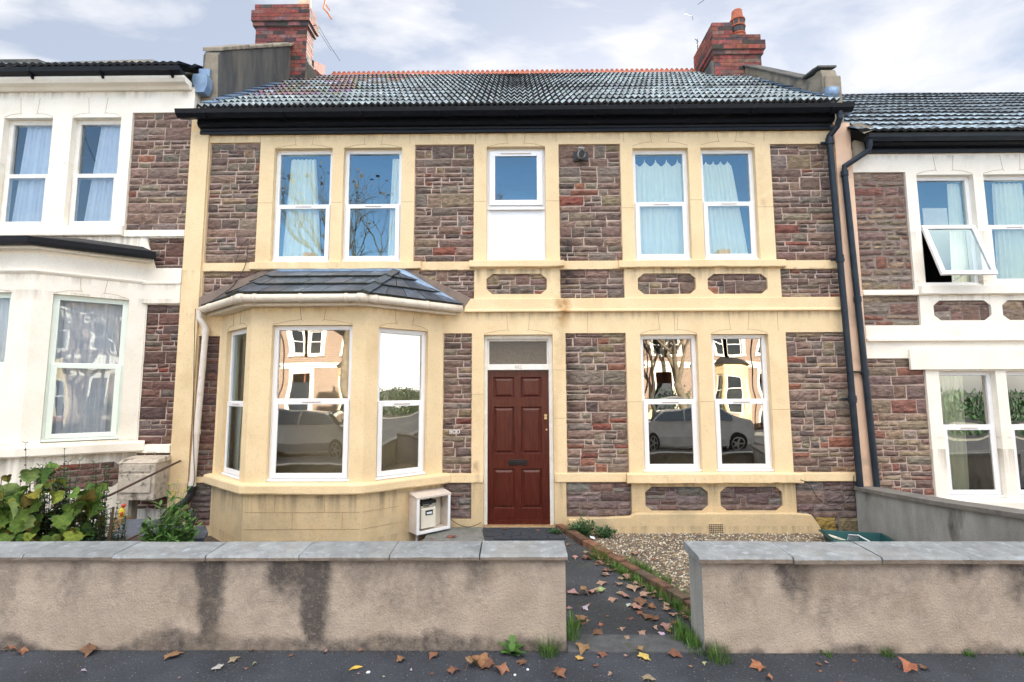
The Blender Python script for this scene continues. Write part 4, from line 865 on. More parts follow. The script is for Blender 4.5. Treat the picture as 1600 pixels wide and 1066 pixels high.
LP_ = [(-8.6,-0.65), LC, (-4.66,0.0)]
m = MB(); sweep(m, LP_, [(-0.12,1.14),(0.02,1.14),(0.065,1.12),(0.065,1.03),(0.05,1.01),(-0.12,1.01)]); m.build('sill', 'white_render', lb, bevel=0.004)
m = MB(); sweep(m, [(-8.6,-0.65), LC, (-4.75,0.0)], [(-0.05,3.175),(0.02,3.17),(0.03,3.15),(0.012,3.125),(-0.05,3.125)]); m.build('moulding', 'white_render', lb, bevel=0.004)
m = MB(); sweep(m, [(-8.6,-0.65), LC, (-4.75,0.0)], [(-0.3,3.40),(0.10,3.40),(0.10,3.44),(-0.3,3.44)]); m.build('soffit', 'white_render', lb)
m = MB(); sweep(m, [(-8.6,-0.65), LC, (-4.68,0.0)], [(0.09,3.43),(0.14,3.42),(0.19,3.45),(0.20,3.51),(0.09,3.52)]); m.build('gutter', 'black_paint', lb)
m = MB(); m.add([(-8.6,-0.80,3.515),(-5.54,-0.80,3.515),(-4.62,-0.04,3.515),(-4.85,-0.02,3.62),(-5.7,-0.02,3.74),(-8.6,-0.02,3.74)], [(0,1,4,5),(1,2,3,4)]); m.build('roof', 'tile_dark', lb)
# long octagonal stone panel under the side window
def octo_panel(parent, T, x0, x1, z0, z1, seed, pal, c=0.1):
    rnd = random.Random(seed); mb = MB(T); mb.prism([(x0+c,-0.002,z0),(x1-c,-0.002,z0),(x1,-0.002,z0+c*.8),(x1,-0.002,z1-c*.8),(x1-c,-0.002,z1),(x0+c,-0.002,z1),(x0,-0.002,z1-c*.8),(x0,-0.002,z0+c*.8)], (0,0.01,0), 1)
    z = z1
    rows = 4; h = (z1-z0)/rows
    for j in range(rows):
        a = z0+j*h; ins = c*0.9 if j in (0, rows-1) else 0.01; x = x0+ins
        while x < x1-ins-0.01:
            w_ = rnd.uniform(0.14,0.36); 
            if x+w_ > x1-ins-0.08: w_ = x1-ins-x
            one_stone(mb, rnd, x+.006, x+w_-.006, a+.005, a+h-.005, -0.002, -0.022, pick(rnd, pal)); x += w_
    return mb.build('stone_panel', ['stone','mortar_dark'], parent)
octo_panel(lb, TLR, 0.15, 0.95, 0.60, 0.90, 5, PAL_DARK)
m = MB(); m.add([(-9.6,2.4,0.0),(-9.6,-0.5,0.0),(-5.66,-0.5,0.0),(-4.95,0.15,0.0),(-4.5,0.15,0.0),(-4.5,2.4,0.0),(-9.6,2.4,3.3),(-9.6,-0.5,3.3),(-5.66,-0.5,3.3),(-4.95,0.15,3.3),(-4.5,0.15,3.3),(-4.5,2.4,3.3)], [(0,1,2,3,4,5),(11,10,9,8,7,6),(0,5,11,6),(5,4,10,11)]); m.build('room_lining', 'room', lb)
curtain(TLR, 0.17, (0.20,0.88), (0.20,0.88), 1.22, 2.86, 'grey-white net curtain hanging in the side window of the white bay', 9, 0.022, 'curtain_grey', seed=6)
curtain(TLF, 0.2, (1.78,2.70), (1.78,2.70), 1.22, 2.86, 'grey net curtain in the white bay window cut by the left edge', 9, 0.022, 'curtain_grey', seed=7)
curtain(None, 0.145, (-6.70,-6.24), (-6.80,-6.24), 3.92, 5.38, 'pale blue curtain in the white house upper window at the left edge', 8, 0.02, 'curtain_blue', seed=8)
curtain(None, 0.145, (-5.66,-5.30), (-5.80,-5.32), 3.92, 5.38, 'pale blue curtain in the white house upper window beside the stonework', 7, 0.02, 'curtain_blue', seed=9)
# ------------------------------------------------------------------ right neighbour (floors a little lower down the slope)
HR = empty('terraced_house', (7.6, 0, 0), 'white trimmed stone terraced house with a propped open window, right of the cream house', 'house')
rst = [(4.375,5.06,3.00,4.555),(4.375,5.10,2.545,2.925),(4.375,5.10,-0.15,2.13)]
rwin = [(5.20,5.93,3.055,4.515),(6.06,6.80,3.055,4.515)]; rg = [(5.26,5.96,0.415,1.965),(6.09,6.80,0.415,1.965)]
ro = [(5.27,5.99,2.605,2.86),(6.13,6.85,2.605,2.86)]
rects_for([(*r,SD) for r in rst]+[(*r,0.14) for r in rwin+rg]+[(*r,SD) for r in ro], 'wall', 'white_render', 4.371, 11.0, -0.2, 4.86, parent=HR, jl=arch_lines(5.20,5.93,4.515,4.78)+arch_lines(6.06,6.80,4.515,4.78))
kw = dict(hs=(0.07,0.09,0.12,0.15,0.17), gap=0.02, jit=0.011)
for i, r in enumerate(rst): stone_panel(HR, *r, 81+i, PAL_RIGHT, mortar='mortar_dark' if i < 2 else 'mortar', **(kw if i < 2 else dict(hs=(0.07,0.09,0.11,0.14,0.18), gap=0.012)))
for i, r in enumerate(ro): stone_panel(HR, *r, 91+i, PAL_RIGHT, octo=0.085, corner='white_render', mortar='mortar_dark')
rough_strip(5.10, 10.9, 2.93, 3.05, 0.07, seed=22, m='white_render', parent=HR, chip=0.002)
band(HR, (4.39,5.095,2.93,2.995), 'white_render', name='sill_band')
m = MB(); m.prism([(4.38,y,z) for y,z in [(-0.0165,2.345),(-0.06,2.345),(-0.06,2.372),(-0.04,2.378),(-0.04,2.54),(-0.0165,2.54)]], (6.6,0,0)); m.build('string_course', 'white_render', HR)
m = MB(); m.box(4.90,11,-0.05,-0.0165,1.985,2.24); m.build('lintel_band', 'white_render', HR, bevel=0.004)
rough_strip(5.12, 10.9, 0.29, 0.40, 0.07, seed=23, m='white_render', parent=HR, chip=0.002)
# the propped open window
wr = window(HR, None, *rwin[0], 3.83, y=0.05, sash='open')
window(HR, None, *rwin[1], 3.83, y=0.05); window(HR, None, rg[0][0], rg[0][1], 0.42, 1.965, 1.27, y=0.055, glass='front_glass'); window(HR, None, rg[1][0], rg[1][1], 0.42, 1.965, 1.27, y=0.055, glass='front_glass')
ang = R(19)
TS = Matrix.Translation((0, 0.03, 3.835)) @ Matrix.Rotation(-ang, 4, 'X')
m = MB(TS); a, b2, hh = 5.225, 5.905, -0.74
for q in ((a,a+.055,hh,0),(b2-.055,b2,hh,0),(a+.055,b2-.055,-.055,0),(a+.055,b2-.055,hh,hh+.055)): m.box(q[0],q[1],-0.035,0.0,q[2],q[3])
m.build('sash', 'upvc', wr, bevel=0.003)
m = MB(TS); pane(m, a+.05, b2-.05, hh+.05, -.05, -0.018, 0.002); m.build('pane', 'glass', wr, smooth=True)
m = MB(); m.tube([(5.60,-0.22,3.20),(5.60,0.06,3.12)],0.006,6); m.build('window_stay', 'upvc', wr)
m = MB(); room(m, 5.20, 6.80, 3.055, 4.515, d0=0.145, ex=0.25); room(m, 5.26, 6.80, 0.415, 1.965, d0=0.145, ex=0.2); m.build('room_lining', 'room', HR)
m = MB(); m.box(4.372,4.46,0.125,2.4,-0.1,4.86); m.box(4.46,11,2.4,5.5,-0.1,4.86); m.build('rear_wall', 'cement', HR)
o = (lambda mb: (mb.box(5.36,5.68,0.13,0.134,3.86,4.12), mb.build('paper_sheet', 'paper', None))[1])(MB())
for v in o.data.vertices: v.co -= Vector((5.52,0.13,3.86))
o.location = (5.52,0.13,3.86); tag(o, 'cream sheet of paper stuck inside the glass above the propped open window', 'paper')
curtain(None, 0.145, (5.72,5.88), (5.66,5.90), 3.10, 4.46, 'white curtain hanging at the right side of the propped open window', 4, 0.015, 'curtain', seed=10)
curtain(None, 0.145, (6.32,6.72), (6.26,6.74), 3.10, 4.46, 'white curtain in the upper window right of the propped open one', 6, 0.02, 'curtain', seed=11)
curtain(None, 0.145, (5.34,5.70), (5.32,5.66), 0.45, 1.93, 'soft white curtain in the lower window above the dividing garden wall', 6, 0.02, 'curtain', seed=12)
m = MB(); extr_x(m, [(-0.02,4.80),(-0.055,4.80),(-0.06,4.84),(-0.05,4.87),(-0.10,4.88),(-0.13,4.90),(-0.13,4.96),(-0.02,4.96)], 4.50, 11); m.build('fascia', 'black_paint', HR)
m = MB(); extr_x(m, [(-0.13,4.915),(-0.19,4.885),(-0.245,4.92),(-0.255,4.965),(-0.235,4.965),(-0.15,4.94)], 4.46, 11); g2 = m.build('gutter', 'pipe_blue_black', HR)
m = MB(); m.tube([(4.50,-0.19,4.90),(4.50,-0.19,4.84),(4.49,-0.17,4.77),(4.23,-0.09,4.60),(4.225,-0.09,4.52),(4.34,-0.09,0.45)], 0.036, 12)
for z in (4.50,2.86,1.95): x = 4.225+(4.52-z)*0.0282; m.tube([(x,-0.09,z-.03),(x,-0.09,z+.04)],0.044,12)
m.build('downpipe', 'pipe_blue_black', HR)
m = MB(); m.box(4.18,4.30,-0.105,-0.046,1.955,1.97); m.build('pipe_bracket', 'cable', HR)
tiled_roof('roof', HR, 4.33, 11, (-0.27,4.985), (2.95,7.47), 12, 0.11, 0.016, 'tile_grey', 7, lambda r,x,c: (r.uniform(.75,1.3)*(1.5 if c < 4 else 0.9),)*3)
m = MB(); m.prism([(4.36,-0.30,4.93),(4.52,-0.31,4.99),(4.42,-0.20,5.12),(4.36,-0.1,5.16)], (0,0.02,0.02)); m.prism([(4.375,-0.10,4.72),(4.50,-0.10,4.78),(4.50,-0.10,4.92),(4.375,-0.10,4.95)], (0,0.05,0)); m.build('verge_mortar', 'cement_pale', HR)
m = MB(); m.tube([(4.33,0.55,5.72),(4.78,0.52,5.69)],0.045,10); m.build('lead_roll', 'lead', HR, smooth=True)
# ------------------------------------------------------------------ walls of the front gardens
def dirt_wall(x0, x1, y0, y1, zt, name, label, streaks, seed, endx):
    root = empty(name, ((x0+x1)/2, (y0+y1)/2, 0), label, 'wall')
    mb = MB(); nx = int((x1-x0)/0.02); nz = 34
    st = random.Random(seed); extra = [(st.uniform(x0, x1), st.uniform(0.03,0.11), st.uniform(0.12,0.42), st.uniform(0.15,0.9)) for _ in range(int((x1-x0)*9))]
    def dirt(x, z):
        t = (zt-z)/zt; n1 = noise.noise(Vector((x*6, z*5, seed))); n2 = noise.noise(Vector((x*20, z*18, seed))); d = 0
        for (c, wd, s, l) in streaks + extra:
            g = max(0, min(1, 1.9*(1-abs(x-c+0.05*n1+0.02*n2)/(wd*1.75*(1+0.5*n1)*(1.2-0.5*t))))); f = max(0, min(1, (l-t+0.16*n2)/0.35)); d = max(d, g*s*f)
        topd = max(0, 0.42+0.4*noise.noise(Vector((x*2.5, 0, seed)))-t*4.0); 
        bh = 0.10+0.13*noise.noise(Vector((x*1.7, 3.3, seed+.5)))+0.05*n1+.02*n2; bd = max(0, min(1, (bh-z)/0.06))*(0.80+0.25*n2)
        return max(0.0, min(0.95, max(d, topd, bd) + 0.10*max(0, n1) + 0.05*n2))
    def bump(x, z): return 0.006*noise.noise(Vector((x*2.1, z*3, seed+9)))+0.002*noise.noise(Vector((x*14, z*14, seed)))
    vs = [(x0+(x1-x0)*i/nx, y0+bump(x0+(x1-x0)*i/nx, zt*j/nz), -0.06+(zt+0.06)*j/nz) for j in range(nz+1) for i in range(nx+1)]
    for j in range(nz):
        for i in range(nx):
            x = x0+(x1-x0)*(i+.5)/nx; z = -0.06+(zt+0.06)*(j+.5)/nz
            mb.f.append([j*(nx+1)+i, j*(nx+1)+i+1, (j+1)*(nx+1)+i+1, (j+1)*(nx+1)+i]); mb.m.append(0); mb.c.append((dirt(x,z),)*3)
    mb.v = [Vector(v) for v in vs]
    mb.add([(x0,y0,-.06),(x0,y1,-.06),(x0,y1,zt),(x0,y0,zt)], [(0,1,2,3)], 1); mb.add([(x1,y0,-.06),(x1,y1,-.06),(x1,y1,zt),(x1,y0,zt)], [(0,3,2,1)], 1)
    mb.add([(x0,y1,-.06),(x1,y1,-.06),(x1,y1,zt),(x0,y1,zt)], [(0,3,2,1)], 1); mb.add([(x0,y0,zt),(x1,y0,zt),(x1,y1,zt),(x0,y1,zt)], [(0,1,2,3)], 1)
    o = mb.build('wall_body', ['wall_render','side_render'], root)
    # smooth the dirt by averaging to point domain
    me = o.data; a = me.color_attributes['col']; acc = {}
    for p in me.polygons:
        if p.material_index == 0:
            for li in p.loop_indices: acc.setdefault(me.loops[li].vertex_index, []).append(a.data[li].color[0])
    for p in me.polygons:
        if p.material_index == 0:
            p.use_smooth = True
            for li in p.loop_indices: v = sum(acc[me.loops[li].vertex_index])/len(acc[me.loops[li].vertex_index]); a.data[li].color = (v, v, v, 1)
    return root
FW = dirt_wall(-9.0, 0.325, -2.755, -2.53, 0.595, 'garden_wall', 'long low stained rendered wall with pale coping, left of the gate gap', [(-2.1,0.075,1.0,1.3),(-1.52,0.15,0.95,0.62),(-1.38,0.075,1.0,1.2),(-0.28,0.075,0.7,0.5),(-1.05,0.14,0.6,0.3),(-0.62,0.09,0.5,0.5),(-3.05,0.035,0.55,0.6),(-1.75,0.2,0.5,0.28)], 3, 0.325)
FR = dirt_wall(1.24, 8.6, -2.785, -2.53, 0.585, 'garden_wall', 'low beige rendered wall with grey coping, right of the gate gap', [(1.87,0.085,0.85,0.62),(3.0,0.075,0.92,0.35),(3.40,0.10,0.8,0.6),(2.45,0.05,0.3,0.7),(2.05,0.05,0.35,1.0)], 7, 1.24)
def copings(root, joints, y0, y1, z0, z1, seed, ov):
    rn = random.Random(seed)
    for a, b2 in zip(joints, joints[1:]):
        dz = rn.uniform(-.003, .003); dy = rn.uniform(-.006, .006); g = rn.choice([.002,.003,.006]); k = rn.uniform(0.88, 1.12)
        mb = MB(); 
        n = max(4, int((b2-a)/0.05)); prof = [(y0,z0),(y0-.001,z1-.02),(y0+.012,z1-.004),(y1-.03,z1+.012),(y1,z1+.006),(y1,z0)]
        vs = []
        for i in range(n+1):
            x = a+g+(b2-a-2*g)*i/n
            for (y, z) in prof:
                q = noise.noise(Vector((x*9, y*14, z*14+seed)))*0.0022
                vs.append((x, y+dy+q, z+dz+q*(1 if z > z0+.01 else 0.3)))
        P = len(prof)
        mb.add(vs, [(i*P+k2, i*P+(k2+1) % P, (i+1)*P+(k2+1) % P, (i+1)*P+k2) for i in range(n) for k2 in range(1, P)] + [tuple(range(P))[::-1], tuple(range(n*P, n*P+P))], 0, (k*.95, k*1.02, k*1.10))
        mb.c += []; base = len(mb.v)-len(vs)
        for i in range(n): mb.f.append([base+i*P, base+i*P+1, base+(i+1)*P+1, base+(i+1)*P]); mb.m.append(0); q_ = rn.uniform(.8,1.0); mb.c.append((k*.84*q_, k*.68*q_, k*.56*q_))
        mb.build('coping_slab', 'coping', root, bevel=0.003)
copings(FW, [-9.0,-8.4,-7.7,-7.1,-6.5,-5.9,-5.25,-4.62,-4.0,-3.39,-2.77,-2.13,-1.49,-0.87,-0.26,0.345], -2.79, -2.505, 0.59, 0.632, 5, 0)
copings(FR, [1.21,1.84,2.43,3.01,3.62,4.25,4.9,5.5,6.1,6.7,7.3,7.9,8.6], -2.825, -2.50, 0.58, 0.628, 6, 0)
# dividing wall rising toward the street
DW = empty('garden_wall', (4.2, -1.3, 0), 'patchy grey rendered dividing wall running from the houses to the street wall', 'wall')
m = MB(); m.prism([(4.12,-0.02,-0.1),(4.12,-2.50,-0.1),(4.12,-2.50,0.72),(4.12,-1.2,0.60),(4.12,-0.02,0.52)], (0.19,0,0)); m.build('wall_body', 'side_render', DW)
for (ya, za), (yb_, zb) in (((-0.02,0.525),(-1.15,0.60)),((-1.155,0.60),(-2.50,0.725))):
    m = MB(); m.prism([(4.085,ya,za),(4.085,yb_,zb),(4.085,yb_,zb+.045),(4.085,ya,za+.045)], (0.26,0,0), 0, (0.62,0.58,0.56)); m.build('coping_slab', 'coping', DW, bevel=0.004)
DW2 = None
# brick edging
BE = empty('brick_edging', (1.0, -1.3, 0), 'line of old red bricks edging the gravel beside the path', 'edging')
rn = random.Random(8); s = 0.0; pts = []
acc = [0.0]
for a, b2 in zip(EDG, EDG[1:]): acc.append(acc[-1]+math.dist(a, b2))
def epos(t):
    for i in range(len(EDG)-1):
        if t <= acc[i+1] or i == len(EDG)-2:
            u = (t-acc[i])/(acc[i+1]-acc[i]); a, b2 = EDG[i], EDG[i+1]; return Vector((a[0]+(b2[0]-a[0])*u, a[1]+(b2[1]-a[1])*u, 0)), Vector((b2[0]-a[0], b2[1]-a[1], 0)).normalized()
t = 0.02
while t < acc[-1]-0.1:
    L = rn.choice([0.215,0.215,0.105]) if t > 1.6 else 0.22
    p, d = epos(t+L/2); zg = pathz(p.y)
    T = Matrix.Translation((p.x+rn.uniform(-.006,.006), p.y, zg+0.0)) @ Matrix.Rotation(math.atan2(d.y, d.x)+rn.uniform(-.04,.04), 4, 'Z') @ Matrix.Rotation(rn.uniform(-.05,.05), 4, 'X')
    m = MB(T); k = rn.uniform(0.5, 1.0); c = rn.choice([(0.28,0.13,0.075),(0.24,0.12,0.075),(0.20,0.11,0.07),(0.30,0.16,0.09),(0.17,0.12,0.085)])
    m.box(-L/2+.003, L/2-.003, -0.05, 0.05, -0.06, 0.055+rn.uniform(-.008,.012), 0, tuple(v*k*1.05 for v in c)); m.build('brick', 'brick', BE, bevel=0.006)
    t += L+0.004
# ------------------------------------------------------------------ small things
# gas meter box fixed to the bay
T = TR
MBX = empty('meter_box', T @ Vector((0.83, -0.1, 0.1)), 'open white gas meter box with a cream meter inside, on the bay', 'meter box')
m = MB(T); a, b2, y0, y1, c, d = 0.58, 1.03, -0.20, -0.004, 0.11, 0.56
m.box(a, a+.022, y0+.02, y1, c, d-.03); m.box(b2-.022, b2, y0+.02, y1, c, d-.03); m.box(a+.022, b2-.022, y0+.02, y1, c, c+.022); m.box(a+.022, b2-.022, y1-.012, y1, c+.022, d-.03, 1)
m.prism([(a-.012,y0,d-.035),(a-.012,y1,d+.005),(a-.012,y1,d-.035)], (b2-a+.024,0,0)); m.prism([(a-.012,y0,d-.06),(b2+.012,y0,d-.06),(b2+.012,y0,d-.033),(a-.012,y0,d-.033)], (0,.02,0))
m.build('case', ['meter_white','meter_cream'], MBX, bevel=0.004)
m = MB(T); m.box(a+.0, a+.03, y0, y0+.02, c, d-.06); m.box(b2-.03, b2, y0, y0+.02, c, d-.06); m.box(a+.03, b2-.03, y0, y0+.02, c, c+.03); m.build('door_rim', 'upvc', MBX, bevel=0.002)
m = MB(T); m.box(0.66,0.86,-0.15,-0.03,0.15,0.38); m.tube([(0.70,-0.09,0.38),(0.70,-0.09,0.40)],0.022,12); m.tube([(0.82,-0.09,0.38),(0.82,-0.09,0.40)],0.022,12)
mt = m.build('gas_meter', 'meter_cream', MBX, bevel=0.012)
m = MB(T); m.box(0.715,0.815,-0.156,-0.1505,0.30,0.355); m.build('dial', 'dark_plastic', mt, bevel=0.003)
m = MB(T); m.box(0.73,0.80,-0.158,-0.1565,0.312,0.335); m.build('dial_window', 'white_paper', mt)
m = MB(T); m.tube([(0.70,-0.09,0.40),(0.70,-0.09,0.46),(0.66,-0.08,0.50)],0.014,8); m.tube([(0.82,-0.09,0.40),(0.82,-0.09,0.48),(0.86,-0.07,0.52)],0.014,8); m.box(0.68,0.88,-0.12,-0.05,0.42,0.455); m.build('pipework', 'dark_plastic', MBX)
m = MB(T); m.tube([(0.645,-0.09,0.11),(0.645,-0.09,-0.05)],0.017,10); m.build('supply_pipe', 'meter_white', MBX)
# concrete meter housing by the white house
CB = empty('concrete_housing', (-4.55,-0.2,0.45), 'weathered pale concrete box standing against the wall between the two bays', 'housing')
m = MB(); m.box(-4.73,-4.29,-0.30,-0.047,0.47,0.90); m.prism([(-4.74,-0.30,0.902),(-4.28,-0.30,0.902),(-4.28,-0.047,0.902),(-4.74,-0.047,0.902)][::-1], (0,0,0.0)); m.add([(-4.745,-0.31,0.90),(-4.275,-0.31,0.90),(-4.275,-0.047,0.90),(-4.745,-0.047,0.90),(-4.73,-0.25,0.945),(-4.29,-0.25,0.945),(-4.29,-0.047,0.965),(-4.73,-0.047,0.965)], [(0,1,5,4),(1,2,6,5),(4,5,6,7),(0,4,7,3),(0,3,2,1)])
m.build('case', 'block', CB, bevel=0.008)
m = MB(); m.box(-4.71,-4.33,-0.318,-0.301,0.56,0.775); m.box(-4.69,-4.35,-0.312,-0.301,0.80,0.885); m.build('hatch', 'block', CB, bevel=0.006)
m = MB(); m.box(-4.66,-4.62,-0.2,-0.10,-0.02,0.46); m.build('duct', 'cement_pale', CB)
# handrail-like bar and a loose rod
def single(mb, name, m_, c, label, cat, group=None, **k):
    o = mb.build(name, m_, None, **k); c = Vector(c)
    for v in o.data.vertices: v.co -= c
    o.location = c; return tag(o, label, cat, group)
m = MB(); m.tube([(-4.16,-0.06,0.895),(-4.13,-1.15,0.70),(-4.42,-1.62,0.58)], 0.013, 8); single(m, 'metal_bar', 'rusty', (-4.16,-0.06,0.895), 'long thin rusty bar slanting from the cream pilaster into the shrub', 'bar')
m = MB(); m.tube([(-3.75,-0.5,0.42),(-3.95,-1.35,0.22)], 0.011, 8); single(m, 'metal_bar', 'rusty', (-3.95,-1.35,0.22), 'short dark rod leaning over the heap of broken slates', 'bar')
# rubble
rn = random.Random(12)
rub = [(-4.15,-0.75,0.26,0.36,0.10,'large dark slate tipped up against the white wall'),(-3.98,-1.05,0.16,0.30,0.2,'flat slate lying in the middle of the slate heap'),(-3.72,-0.85,0.24,0.28,0.3,'curved dark slate below the loose rod'),(-3.60,-1.1,0.14,0.3,-0.2,'slate half covered by the yellow-flowered weed'),(-4.05,-1.45,0.16,0.28,0.4,'mossy slate behind the wall coping'),(-3.78,-1.5,0.17,0.32,0.1,'reddish broken slab just behind the wall coping'),(-4.3,-1.0,0.20,0.26,-.3,'slate fragment beside the twisted shrub stem'),(-3.9,-0.6,0.26,0.34,0.15,'long slate behind the plastic toy'),(-3.5,-0.7,0.18,0.30,0.25,'slate leaning under the concrete housing end of the heap'),(-3.95,-1.25,0.24,0.30,-0.15,'pale-edged slate on top of the heap'),(-3.65,-1.35,0.2,0.26,0.35,'small slate wedge beside the green weed')]
for i, (x, y, z, s_, tl, lab) in enumerate(rub):
    T = Matrix.Translation((x, y, z)) @ Matrix.Rotation(rn.uniform(-1, 1), 4, 'Z') @ Matrix.Rotation(tl+(0.6 if i == 0 else rn.uniform(-.3,.3)), 4, 'X') @ Matrix.Rotation(rn.uniform(-.3,.3), 4, 'Y')
    m = MB(T); m.prism([(-s_/2,-s_*.32,0),(s_*.4,-s_*.36,0),(s_/2,s_*.2,0),(s_*.1,s_*.34,0),(-s_*.42,s_*.28,0)], (0,0,0.022+0.01*(i%3)), 0, (0.7,0.7,0.75) if i != 5 else (2.4,1.0,0.9)); o = m.build('broken_slate', 'slate', None, bevel=0.003)
    for v in o.data.vertices: v.co -= Vector((x,y,z))
    o.location = (x,y,z); tag(o, lab, 'slate', 'broken slates heaped in the left garden')
m = MB(); m.grid(24, 14, lambda u, v: (-4.75+1.55*u, -1.75+1.45*v, -0.01+0.24*math.sin(u*3.14)*math.sin(v*3.14)+0.04*noise.noise(Vector((u*9,v*9,2))))); tag(m.build('soil_mound', 'soil', None, smooth=True), kind='structure')
# little plastic figure
FG = empty('plastic_toy', (-4.46,-0.55,0.28), 'small yellow and red plastic toy standing against the white wall', 'toy')
m = MB(); m.lathe([(0.02,0),(0.032,0.035),(0.028,0.08),(0.014,0.11)], (-4.46,-0.55,0.34), 12); m.build('body', 'yellow', FG, smooth=True)
m = MB(); m.lathe([(0.009,0),(0.022,0.015),(0.02,0.033),(0.006,0.045)], (-4.445,-0.55,0.445), 12); m.build('head', 'red_plastic', FG, smooth=True)
m = MB(); m.lathe([(0.004,0),(0.015,0.015),(0.014,0.036),(0.004,0.05)], (-4.43,-0.59,0.36), 10); m.build('wing', 'red_plastic', FG, smooth=True)
m = MB(); m.box(-4.52,-4.40,-0.62,-0.49,0.18,0.342); m.build('plinth', 'timber', FG, bevel=0.006)
# dark oval shade on wire legs
OV = empty('wire_lamp', (-3.42,-0.95,0), 'dark oval mesh shade on thin wire legs beside the bay', 'lamp')
T = Matrix.Translation((-3.42,-0.95,0.42)) @ Matrix.Rotation(R(20), 4, 'Z') @ Matrix.Diagonal((0.048,0.03,0.115,1))
m = MB(T); m.lathe([(0.05,-1),(0.55,-0.85),(0.9,-0.45),(1,0),(0.9,0.45),(0.55,0.85),(0.05,1)], (0,0,0), 14); m.build('shade', 'dark_plastic', OV, smooth=True)
for k, (dx, dy) in enumerate(((-.09,-.03),(.05,-.05),(.0,.07),(.08,.04))):
    m = MB(); m.tube([(-3.42,-0.95,0.34),(-3.42+dx*.8,-0.95+dy,0.18),(-3.42+dx,-0.95+dy,0.0)],0.004,5); m.build('leg', 'cable', OV)
# cables
def cable(pts, label, r=0.004):
    P = [Vector(p) for p in pts]; out = []
    for i in range(len(P)-1):
        p0, p1, p2, p3 = P[max(i-1,0)], P[i], P[i+1], P[min(i+2,len(P)-1)]
        for k in range(6):
            t = k/6; out.append(0.5*((2*p1)+(p2-p0)*t+(2*p0-5*p1+4*p2-p3)*t*t+(3*p1-p0-3*p2+p3)*t**3))
    out.append(P[-1]); m = MB(); m.tube(out, r, 6); single(m, 'cable', 'cable', P[0], label, 'cable')
cable([(-3.47,-0.03,3.72),(-3.47,-0.03,3.60),(-3.50,-0.03,3.35),(-3.62,-0.05,3.10),(-3.80,-0.06,2.95),(-4.03,-0.08,2.80)], 'black cable looping down the stonework above the bay roof')
cable([(-4.02,-0.16,2.78),(-4.04,-0.12,2.5),(-4.0,-0.12,1.6),(-3.96,-0.12,1.0),(-3.93,-0.12,0.7),(-3.95,-0.12,0.5),(-3.86,-0.12,0.25),(-3.9,-0.12,0.1)], 'black cable hanging beside the white downpipe')
cable([(-0.93,-0.05,0.62),(-0.84,-0.05,0.53),(-0.72,-0.03,0.51),(-0.6,-0.04,0.52)], 'short black cable sagging across the stone under the band left of the door')
cable([(-0.93,-0.06,0.50),(-0.92,-0.06,0.36),(-0.84,-0.05,0.22),(-0.72,-0.05,0.13),(-0.58,-0.05,0.10),(-0.44,-0.05,0.15)], 'thin black cable running from the meter box down to the door frame')
cable([(3.42,-0.10,0.66),(3.55,-0.05,0.60),(3.66,-0.03,0.42),(3.80,-0.02,0.34),(3.95,-0.02,0.37),(4.06,-0.05,0.50),(4.09,-0.06,0.70)], 'black cable sagging over the stone at the foot of the right downpipe')
cable([(-6.45,-0.30,5.95),(-6.6,-0.8,5.55),(-6.95,-2.0,5.0),(-8.0,-5.0,4.9)], 'overhead telephone wire leaving the gutter of the white house')
cable([(-3.47,-0.03,3.72),(-3.56,-0.04,3.60),(-3.62,-0.03,3.40)], 'short thin wire end on the stonework left of the bay roof', 0.003)
# recycling box with papers
RB = empty('recycling_box', (3.93,-0.62,0), 'teal green plastic recycling box with white papers, in front of the dividing wall', 'box')
T = Matrix.Translation((3.72,-0.62,0.02)) @ Matrix.Rotation(R(-14), 4, 'Z')
m = MB(T); w2, d2, h2, t = 0.30, 0.20, 0.125, 0.01
for s1, s2, zt in ((1,0,0),):
    vo = [(-w2*.88,-d2*.86,0),(w2*.88,-d2*.86,0),(w2*.88,d2*.86,0),(-w2*.88,d2*.86,0),(-w2,-d2,h2),(w2,-d2,h2),(w2,d2,h2),(-w2,d2,h2)]
    vi = [(x*.95,y*.93,max(z,0.012)) for x,y,z in vo]
    m.add(vo+vi, [(0,3,2,1),(0,1,5,4),(1,2,6,5),(2,3,7,6),(3,0,4,7),(8,9,10,11),(8,12,13,9),(9,13,14,10),(10,14,15,11),(11,15,12,8),(4,5,13,12),(5,6,14,13),(6,7,15,14),(7,4,12,15)])
m.build('tub', 'green_plastic', RB, bevel=0.004)
m = MB(T); rr = [(-w2-.012,-d2-.012,h2-.012),(w2+.012,-d2-.012,h2-.012),(w2+.012,d2+.012,h2-.012),(-w2-.012,d2+.012,h2-.012)]; m.tube(rr+[rr[0]], 0.011, 6); m.build('rim', 'green_plastic', RB)
for i, (x, y, z, rz, rx, lab) in enumerate([(3.52,-0.60,0.115,0.3,0.35,'rolled cream newspaper lying in the left end of the recycling box'),(3.66,-0.62,0.12,1.2,0.8,'folded white paper standing in the middle of the recycling box'),(3.80,-0.66,0.12,-0.3,0.5,'white paper corner at the right end of the recycling box')]):
    T = Matrix.Translation((x,y,z)) @ Matrix.Rotation(rz, 4, 'Z') @ Matrix.Rotation(rx, 4, 'Y'); m = MB(T)
    m.box(-0.09,0.09,-0.05,0.05,-0.012,0.012 if i == 0 else -0.004); o = m.build('paper', 'paper' if i == 0 else 'white_paper', None, bevel=0.004)
    for v in o.data.vertices: v.co -= Vector((x,y,z))
    o.location = (x,y,z); tag(o, lab, 'paper')

